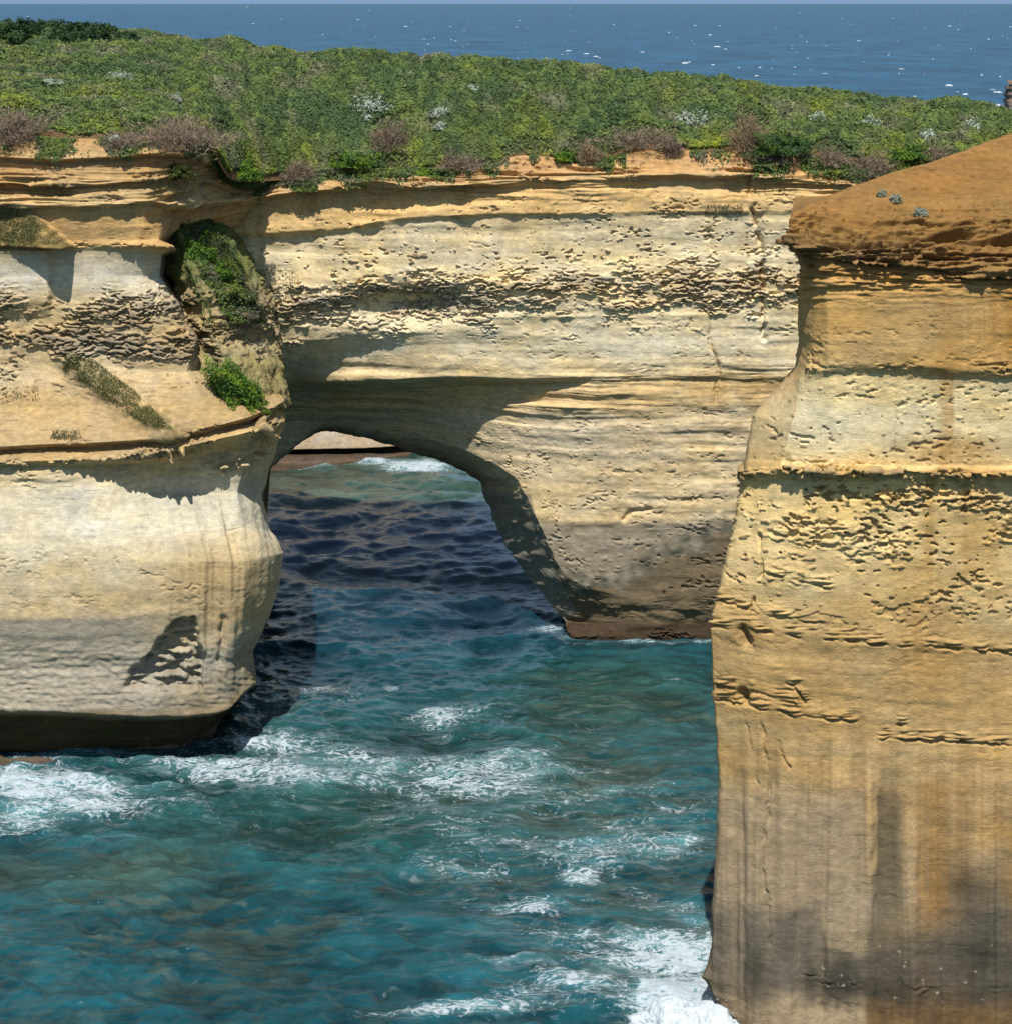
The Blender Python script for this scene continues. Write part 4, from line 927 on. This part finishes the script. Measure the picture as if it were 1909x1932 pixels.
specks = sst(.50, .58, noise(vx/9, vy/9, 0, 159))*sst(1740, 1790, vy)*sst(1900, 1880, vy)*(vx > 1500)*vis
c[:] = mix(c, lin((200, 190, 165))*ALB, .6*specks)
# leaning left flank: its dimmer, shaded look painted in as brown
c[:] = mix(c, lin((186, 148, 96))*ALB, .5*vis*inside(vx, vy, [(1400, 740), (1512, 690), (1500, 780), (1470, 880), (1400, 880)]))
cliff = empty('orange_cliff', (40, 85, 0), 'tall ochre and cream cliff with an orange earth crown, nearest the viewer', 'sea cliff')
pn = wn.build([('cliff_face', 5, 19.5, None), ('caprock', 2, 5, 'cliff_face'), ('tidal_foot', 19.5, nN-1, 'cliff_face'), ('earth_crown', 0, 2, None)], cliff)
SALT = [(.13, .15, .10), (.25, .27, .20), (.36, .37, .29)]
for (x, y, w, lab) in [(1663, 371, 9, 'smallest of three grey-green saltbush tufts on the orange earth slope, highest up'), (1688, 381, 13, 'grey-green saltbush tuft in the middle of three on the orange earth slope'), (1738, 407, 14, 'lowest and roundest of three saltbush tufts on the orange earth slope')]:
    b = nearest(wn, x, y)
    leafy('saltbush', b+np.array([0, 0, .06]), mtr(w, b[1]), mtr(w, b[1]), mtr(w, b[1])*1.1, 900, SALT, lab, 'saltbush', 'saltbush tufts on the orange cliff', (.025, .05), lump=.4)

# ================================================================== rocks beyond
far = [[PZ(a, z, Y) for a, z, Y in row] for row in [
    [(380, 9.5, 206), (520, 10, 206), (640, 10.5, 207), (740, 9.5, 207), (860, 7.5, 208)],
    [(380, 9.2, 198), (520, 9.4, 197), (640, 9.8, 197), (740, 8.5, 198), (860, 6.5, 200)],
    [(380, 4.6, 194), (520, 4.4, 193), (640, 4.4, 193), (740, 4.0, 194), (850, 3.2, 197)],
    [(380, 1.4, 189.6), (520, 1.2, 189), (640, 1.2, 189.2), (740, 1.1, 190.5), (830, 1.0, 194)],
    [(380, 1.15, 191.2), (520, 1.0, 190.8), (640, 1.0, 191), (740, .9, 192.4), (830, .8, 195)],
    [(380, .7, 190.6), (520, .6, 190), (640, .6, 190.2), (740, .5, 191.6), (830, .4, 195)],
    [(380, .3, 187.5), (520, .35, 186.9), (640, .3, 187.4), (740, .0, 190.5), (830, -.2, 195)],
    [(380, -2.5, 187), (520, -2.5, 186.4), (640, -2.5, 187), (740, -2.5, 190.5), (830, -2.5, 195)]]]
wf = Wall(far, [(196, 190, 178), (200, 192, 176), (206, 194, 170), (186, 160, 126), (96, 82, 62), (84, 70, 54), (118, 98, 80), (80, 64, 52)],
          led=[.1, .1, .15, .1, .1, .1, .1, 0], pit=[0]*8, rgh=[.25]*8, hol=[0]*8, flu=[0]*8, cs=.14, rs=.12)
shelf = empty('far_rock_shelf', (0, 195, 0), 'low pale rock ledge over the sea, framed by the arch opening', 'rock ledge')
wf.build([('ledge', 0, 5, None), ('tidal_foot', 5, 7, None)], shelf)
sx = [1893, 1905, 1930, 1990, 2060, 2110, 2100]
sY = [426, 421, 419, 419, 421, 426, 432]
stk = []
for z, o_ in [(29.8, 12), (29, 3), (27, 1), (22, 0), (20.5, 2), (12, 2), (3, 5), (-2.5, 6)]:
    stk.append([PZ(a+(o_ if a < 1950 else -o_), z+(-1.5 if a < 1900 else 0)*(z > 28), Y) for a, Y in zip(sx, sY)])
top_ = [[PZ(1900+20*i, 29.5, 432) for i in range(7)]]
ws = Wall(top_+stk, [(150, 124, 100)]*2+[(140, 114, 92), (156, 134, 118), (180, 158, 142), (172, 150, 132), (160, 136, 116), (120, 100, 84), (80, 68, 56)],
          led=[0, .3, .8, .6, .6, .5, .5, .3, 0], pit=[0]*9, rgh=[.5]*9, hol=[0]*9, flu=[0]*9, cs=.3, rs=.3)
stack = empty('sea_stack', (0, 420, 0), 'pinkish brown sea stack far out, cut by the frame beside white surf', 'sea stack')
ws.build([('stack_face', 2, 8, None), ('caprock', 0, 2, None)], stack)

# ================================================================== the sea
vyr = np.concatenate([np.arange(2200, 60, -1.9), np.arange(60, 12, -.75)])
Yr = H*FV/(vyr-HYV)
Yr = np.concatenate([[-80, -20, 20, 45, 60], Yr, np.geomspace(Yr[-1]*1.06, 260000, 26)])
vxc = np.concatenate([954.5-np.geomspace(9000, 1200, 16)[:-1], np.arange(-245, 2155, 2.3), 954.5+np.geomspace(1205, 9000, 16)])
Yg, vg = np.meshgrid(Yr, vxc, indexing='ij')
Xg = (vg-CXV)/FV*np.maximum(Yg, 70)
dY = np.gradient(Yr)[:, None]*np.ones_like(Xg); dX = np.maximum(Yg, 70)*2.3/FV
cell = np.maximum(np.abs(dY), dX)
Zs = np.zeros_like(Xg); Zm = np.zeros_like(Xg)
wx_ = Xg+2.2*noise(Xg*.05, Yg*.05, 0, 201); wy_ = Yg+2.2*noise(Xg*.05, Yg*.05, 5, 202)
for wl_, amp, sd, rot, st_ in [(60, .55, 1, .1, .5), (24, .55, 2, -.25, .5), (11, .38, 3, .25, .5), (5.2, .40, 4, -.15, .55), (2.6, .27, 5, .35, .6), (1.3, .15, 6, -.3, .65), (.66, .075, 7, .1, .75)]:
    cr, sr = math.cos(rot), math.sin(rot)
    a = (cr*wx_+sr*wy_)/wl_*st_; b = (-sr*wx_+cr*wy_)/wl_
    n_ = noise(a, b, sd*3.3, 210+sd)
    n_ = .45*n_+1.1*(.26-np.abs(n_)) if wl_ < 20 else n_
    att = sst(.55, .22, cell/wl_)
    shelter = np.clip((Yg-60)/400, .55, 1.6) if wl_ > 8 else 1.0
    Zs += 1.7*amp*n_*att*shelter
    if wl_ < 12: Zm += 1.7*amp*n_*att
svx = CXV+Xg/np.maximum(Yg, 1)*FV; svy = HYV+H/np.maximum(Yg, 1)*FV
inn = (Yg > 70)
foam = np.zeros_like(Xg)
for (cx, cy, rx, ry, s_) in [(70, 1500, 210, 62, .84), (0, 1550, 170, 44, .58), (300, 1450, 150, 26, .62), (470, 1400, 120, 26, .52), (540, 1350, 90, 34, .55), (560, 1470, 150, 40, .42), (620, 1440, 120, 25, .45),
                             (930, 1450, 150, 26, .50), (250, 1535, 300, 40, .46), (560, 1395, 130, 40, .44), (760, 1480, 200, 40, .38), (640, 1305, 80, 26, .40), (420, 1470, 240, 36, .42), (1150, 1490, 34, 18, .56), (1240, 1485, 60, 18, .45), (1010, 1495, 160, 18, .40), (822, 1348, 46, 16, .60), (860, 1335, 40, 12, .5), (742, 1294, 20, 8, .58), (560, 1290, 90, 12, .48),
                             (680, 1275, 30, 10, .5), (520, 1320, 50, 14, .5), (1230, 1805, 170, 48, .72), (1280, 1870, 120, 66, .92), (1010, 1815, 150, 16, .66), (1100, 1770, 130, 22, .48), (1080, 1850, 130, 40, .60), (860, 1910, 170, 18, .66), (1000, 1890, 120, 18, .5),
                             (1250, 1600, 60, 18, .56), (1310, 1590, 40, 12, .50), (1100, 1610, 140, 40, .42), (1090, 1655, 40, 16, .62), (1000, 1715, 110, 16, .55), (880, 1650, 110, 34, .42), (1240, 1715, 90, 20, .52), (1310, 1730, 60, 30, .55), (600, 1760, 30, 8, .5), (760, 1760, 26, 8, .5),
                             (145, 1755, 22, 10, .5), (1210, 1209, 130, 7, .80), (1330, 1209, 40, 6, .85), (1030, 1185, 46, 14, .66), (1080, 1203, 40, 6, .6), (790, 880, 80, 12, .95), (700, 872, 60, 8, .8), (590, 879, 60, 5, .6), (1270, 1285, 70, 8, .45), (1100, 1270, 60, 8, .35), (1040, 1460, 80, 14, .5), (700, 1240, 120, 20, .30), (930, 1380, 260, 80, .28), (1000, 1560, 320, 60, .25)]:
    foam = np.maximum(foam, s_*np.exp(-np.abs((svx-cx)/rx)**2.4-np.abs((svy-cy)/ry)**2.4)) if s_ > .57 else 1-(1-foam)*(1-.58*s_*np.exp(-((svx-cx)/rx)**2-((svy-cy)/ry)**2))
foam = foam*np.clip(.86+.75*noise(wx_*.11, wy_*.17, 7, 234)+.4*noise(wx_*.33, wy_*.5, 8, 235), .15, 1.0)
foam = foam*.94+.15*sst(.15, .8, Zs)*(Yg < 260)+(.10+.20*np.clip(blob(svx, svy, 950, 1480, 520, 210)+blob(svx, svy, 1250, 1720, 420, 190), 0, 1))*(Yg < 215)
foam = np.clip(foam, 0, 1)*inn
# body colour: green-teal in the cove, blue out at sea; channel shade and cliff reflections painted in
teal = np.array([.0062, .050, .062]); green = np.array([.010, .044, .036]); shade_navy = np.array([.016, .034, .085]); ocean = np.array([.012, .072, .134]); tan_refl = np.array([.045, .066, .040])
wc = np.ones(Xg.shape+(3,))*teal
wc = mix(wc, green, np.clip(.9*blob(svx, svy, 700, 1500, 500, 160)+.8*blob(svx, svy, 1150, 1290, 260, 80), 0, 1))
wc = mix(wc, tan_refl, np.clip(.55*blob(svx, svy, 200, 1640, 300, 60), 0, 1)*sst(-.3, .3, noise(Xg*.12, Yg*.2, 0, 230)))  # cliff reflections put into the water colour as tan patches
wc = mix(wc, tan_refl*np.array([.9, 1, 1.0]), .75*sst(158, 170, Yg)*sst(205, 186, Yg)*(np.abs(svx-700) < 400))  # tan band beyond the arch, a reflection put into the water colour
wc = mix(wc, np.array([.004, .019, .036]), .95*sst(128, 144, Yg+2*noise(Xg*.1, Yg*.1, 4, 237))*sst(175, 165, Yg))  # lit water darkened towards the arch so its shadow edge fades
wc = mix(wc, shade_navy, .9*sst(149, 157, Yg)*sst(174, 162, Yg))  # navy of the arch's shade painted into the water colour
wc = mix(wc, np.array([.004, .020, .032]), .92*np.clip(blob(svx, svy, 590, 1170, 150, 120)+.6*blob(svx, svy, 800, 1120, 260, 60), 0, 1))  # shade painted on lit water beside the buttress to soften the shadow edge
wc = mix(wc, ocean, sst(215, 300, Yg))
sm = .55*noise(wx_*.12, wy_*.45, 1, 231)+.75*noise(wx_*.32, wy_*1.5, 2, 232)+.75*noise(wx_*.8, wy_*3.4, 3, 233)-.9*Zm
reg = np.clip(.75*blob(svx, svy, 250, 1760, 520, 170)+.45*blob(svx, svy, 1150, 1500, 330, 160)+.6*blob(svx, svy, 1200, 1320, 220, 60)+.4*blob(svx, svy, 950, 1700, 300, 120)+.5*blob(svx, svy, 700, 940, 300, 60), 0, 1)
wc = mix(wc, (.085, .090, .055), .55*reg*sst(.0, .35, sm)*(Yg < 260))  # tan streaks painted in for the cliffs' reflection on the waves
swell = np.clip(Zm*1.5, -1, 1)[..., None]*(Yg < 300)[..., None]
wc = wc*.82*(1+.50*swell)+np.array([.002, .009, .010])*np.clip(swell, 0, 1)      # painted: crests paler, as if passing more light, troughs darker
aer = sst(.35, .9, foam)
wc = mix(wc, (.12, .26, .27), .5*aer)
ripple = sst(150, 900, Yg)*.75
Zs = Zs+.16*np.clip(foam-.3, 0, 1)*(1+1.5*noise(Xg*1.1, Yg*1.1, 3, 236))*(Yg < 215)      # foam stands a little proud
SV = np.stack([Xg, Yg, Zs], -1)
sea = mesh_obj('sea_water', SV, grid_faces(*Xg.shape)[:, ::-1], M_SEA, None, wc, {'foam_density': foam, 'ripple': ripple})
tag(sea, kind='structure')

# whitecaps on the open sea: short breaking crests with real height
cv, cf, n0 = [], [], 0
for i in range(330):
    y_ = 12+190*rng.random()**1.15; x_ = rng.uniform(-100, 2010)
    Y = H*FV/(y_-HYV); X = (x_-CXV)/FV*Y
    if y_ > 150 and rng.random() < .3: continue
    big = rng.random()**3
    ln_ = (.6+2.6*big)*(.8+Y/5000); hh = (.18+.42*big)*(.8+Y/4500); a = rng.normal()*.25
    m = 9
    s_ = np.linspace(-1, 1, m); env = (1-s_**2)**.7*(1+.5*rng.normal(size=m)*.6)
    base = np.stack([X+s_*ln_*math.cos(a), Y+s_*ln_*math.sin(a)*3, np.zeros(m)], -1)
    f_ = base.copy(); f_[:, 1] -= hh*1.1; f_[:, 2] = -.3
    t_ = base.copy(); t_[:, 2] = .15+hh*np.clip(env, .05, 1.6)
    b_ = base.copy(); b_[:, 1] += hh*3; b_[:, 2] = -.3
    g = np.stack([b_, t_, f_*np.array([1, 1, 1]), ], 0)
    cv.append(g.reshape(-1, 3)); cf.append(grid_faces(3, m)+n0); n0 += 3*m
# the surf by the far stack
for i in range(26):
    x_ = rng.uniform(1836, 1890); Y = H*FV/(204-HYV+rng.uniform(-2, 3)); X = (x_-CXV)/FV*Y
    m = 7; s_ = np.linspace(-1, 1, m); hh = 1.0+1.2*rng.random()
    base = np.stack([X+s_*3.0, Y+0*s_, 0*s_], -1); f_ = base.copy(); f_[:, 1] -= 4; f_[:, 2] = -.3; b_ = base.copy(); b_[:, 1] += 4; b_[:, 2] = -.3
    t_ = base.copy(); t_[:, 2] = hh*(1-s_**2)+.2*rng.normal(size=m)
    cv.append(np.stack([b_, t_, f_], 0).reshape(-1, 3)); cf.append(grid_faces(3, m)+n0); n0 += 3*m
tag(mesh_obj('whitecaps', np.vstack(cv), np.vstack(cf), M_FOAM), 'scattered white breaking crests on the open blue sea', 'whitecaps', kind='stuff')

# breaking wave at the foot of the near cliff
th, ph = np.meshgrid(np.linspace(0, 2*math.pi, 260), np.linspace(0, 1, 110), indexing='xy')
cx_, cY = (1292-CXV)/FV*83.2, 83.2
r = 1-ph
dirx, diry = np.cos(th), np.sin(th)
rad = np.sin(ph*math.pi/2)
bx = rad*dirx*2.9; by = rad*diry*2.0; bz = np.cos(ph*math.pi/2)*2.05-.35
lump = fbm(bx*.8+3, by*.8, bz*.8, 4, 240, .45)
sc = 1+.34*lump
px, py, pz = bx*sc, by*sc, bz*sc+.25*noise(bx*.7, by*.7, 0, 245)
# higher towards the left shoulder, running down to the rock on the right
pz = pz*(1-.16*px/2.9*np.sign(px))
V1 = np.stack([px+cx_, py+cY, pz], -1)
F1 = grid_faces(*th.shape)[:, ::-1]
nd = 3000
sel = rng.integers(0, th.size, nd)
dp = V1.reshape(-1, 3)[sel]; dp = dp[dp[:, 2] > .3]
off = rng.exponential(.14, size=(len(dp), 1))*unit(np.stack([dp[:, 0]-cx_, dp[:, 1]-cY, dp[:, 2]+.6], -1)+.5*rng.normal(size=dp.shape))
dp = dp+off
u, v = leaf_axes(unit(rng.normal(size=dp.shape)))
s_ = .008+.016*rng.random(len(dp))
V2, F2 = quads(dp, u, v, s_, s_)
tag(mesh_obj('breaking_wave', np.vstack([V1.reshape(-1, 3), V2]), np.vstack([F1, F2+th.size]), M_FOAM), 'white burst of surf breaking against the foot of the orange cliff', 'wave')

# ================================================================== light, sky, camera
EL, AZ = math.radians(61), math.radians(4)      # sun behind the viewer's left shoulder
ts_ = np.array([-math.sin(AZ)*math.cos(EL), -math.cos(AZ)*math.cos(EL), math.sin(EL)])
sl = bpy.data.lights.new('sun', 'SUN'); sl.energy = 4.7; sl.angle = math.radians(.53); sl.color = (1, .965, .91)
so = bpy.data.objects.new('sun', sl); COL.objects.link(so)
from mathutils import Vector
so.rotation_euler = Vector(ts_).to_track_quat('Z', 'Y').to_euler()
so.location = (-60, -60, 150)
w = bpy.data.worlds.new('World'); scene.world = w; w.use_nodes = True
nt = w.node_tree; nt.nodes.clear()
sky = nt.nodes.new('ShaderNodeTexSky'); sky.sky_type = 'NISHITA'; sky.sun_disc = False
sky.sun_elevation = EL; sky.sun_rotation = math.pi+AZ; sky.altitude = 30; sky.air_density = 1.0; sky.dust_density = .1; sky.ozone_density = 3.0
bg = nt.nodes.new('ShaderNodeBackground'); bg.inputs[1].default_value = .13
wo = nt.nodes.new('ShaderNodeOutputWorld')
# sea air: the sky right down at the horizon is a dull blue, not cream
tcw = nt.nodes.new('ShaderNodeTexCoord'); sxyz = nt.nodes.new('ShaderNodeSeparateXYZ'); nt.links.new(tcw.outputs['Generated'], sxyz.inputs[0])
mr = nt.nodes.new('ShaderNodeMapRange'); mr.inputs[1].default_value = .0; mr.inputs[2].default_value = .22; nt.links.new(sxyz.outputs[2], mr.inputs[0])
tint = nt.nodes.new('ShaderNodeMix'); tint.data_type = 'RGBA'; tint.inputs[6].default_value = (.16, .27, .60, 1); tint.inputs[7].default_value = (1, .90, .72, 1); nt.links.new(mr.outputs[0], tint.inputs[0])
mul = nt.nodes.new('ShaderNodeMix'); mul.data_type = 'RGBA'; mul.blend_type = 'MULTIPLY'; mul.inputs[0].default_value = 1
nt.links.new(sky.outputs[0], mul.inputs[6]); nt.links.new(tint.outputs[2], mul.inputs[7])
nt.links.new(mul.outputs[2], bg.inputs[0]); nt.links.new(bg.outputs[0], wo.inputs[0])

cam = bpy.data.cameras.new('camera'); co = bpy.data.objects.new('camera', cam); COL.objects.link(co)
co.location = (0, 0, H); co.rotation_euler = (math.radians(90), 0, 0)
cam.sensor_fit = 'HORIZONTAL'; cam.sensor_width = 36.0
cam.lens = 36.0*FV*K/W0
cam.shift_x = 0.0
cam.shift_y = -(H0/2-HYV*K)/W0
cam.clip_start = 1.0; cam.clip_end = 400000
scene.camera = co
scene.view_settings.view_transform = 'Standard'; scene.view_settings.look = 'None'
scene.view_settings.exposure = 0.34; scene.view_settings.gamma = 1.0
scene.render.engine = 'CYCLES'
cy = scene.cycles
cy.max_bounces = 7; cy.diffuse_bounces = 5; cy.glossy_bounces = 3; cy.transmission_bounces = 2; cy.transparent_max_bounces = 4
cy.use_denoising = True; cy.sample_clamp_direct = 12; cy.sample_clamp_indirect = 6; cy.caustics_reflective = False; cy.caustics_refractive = False
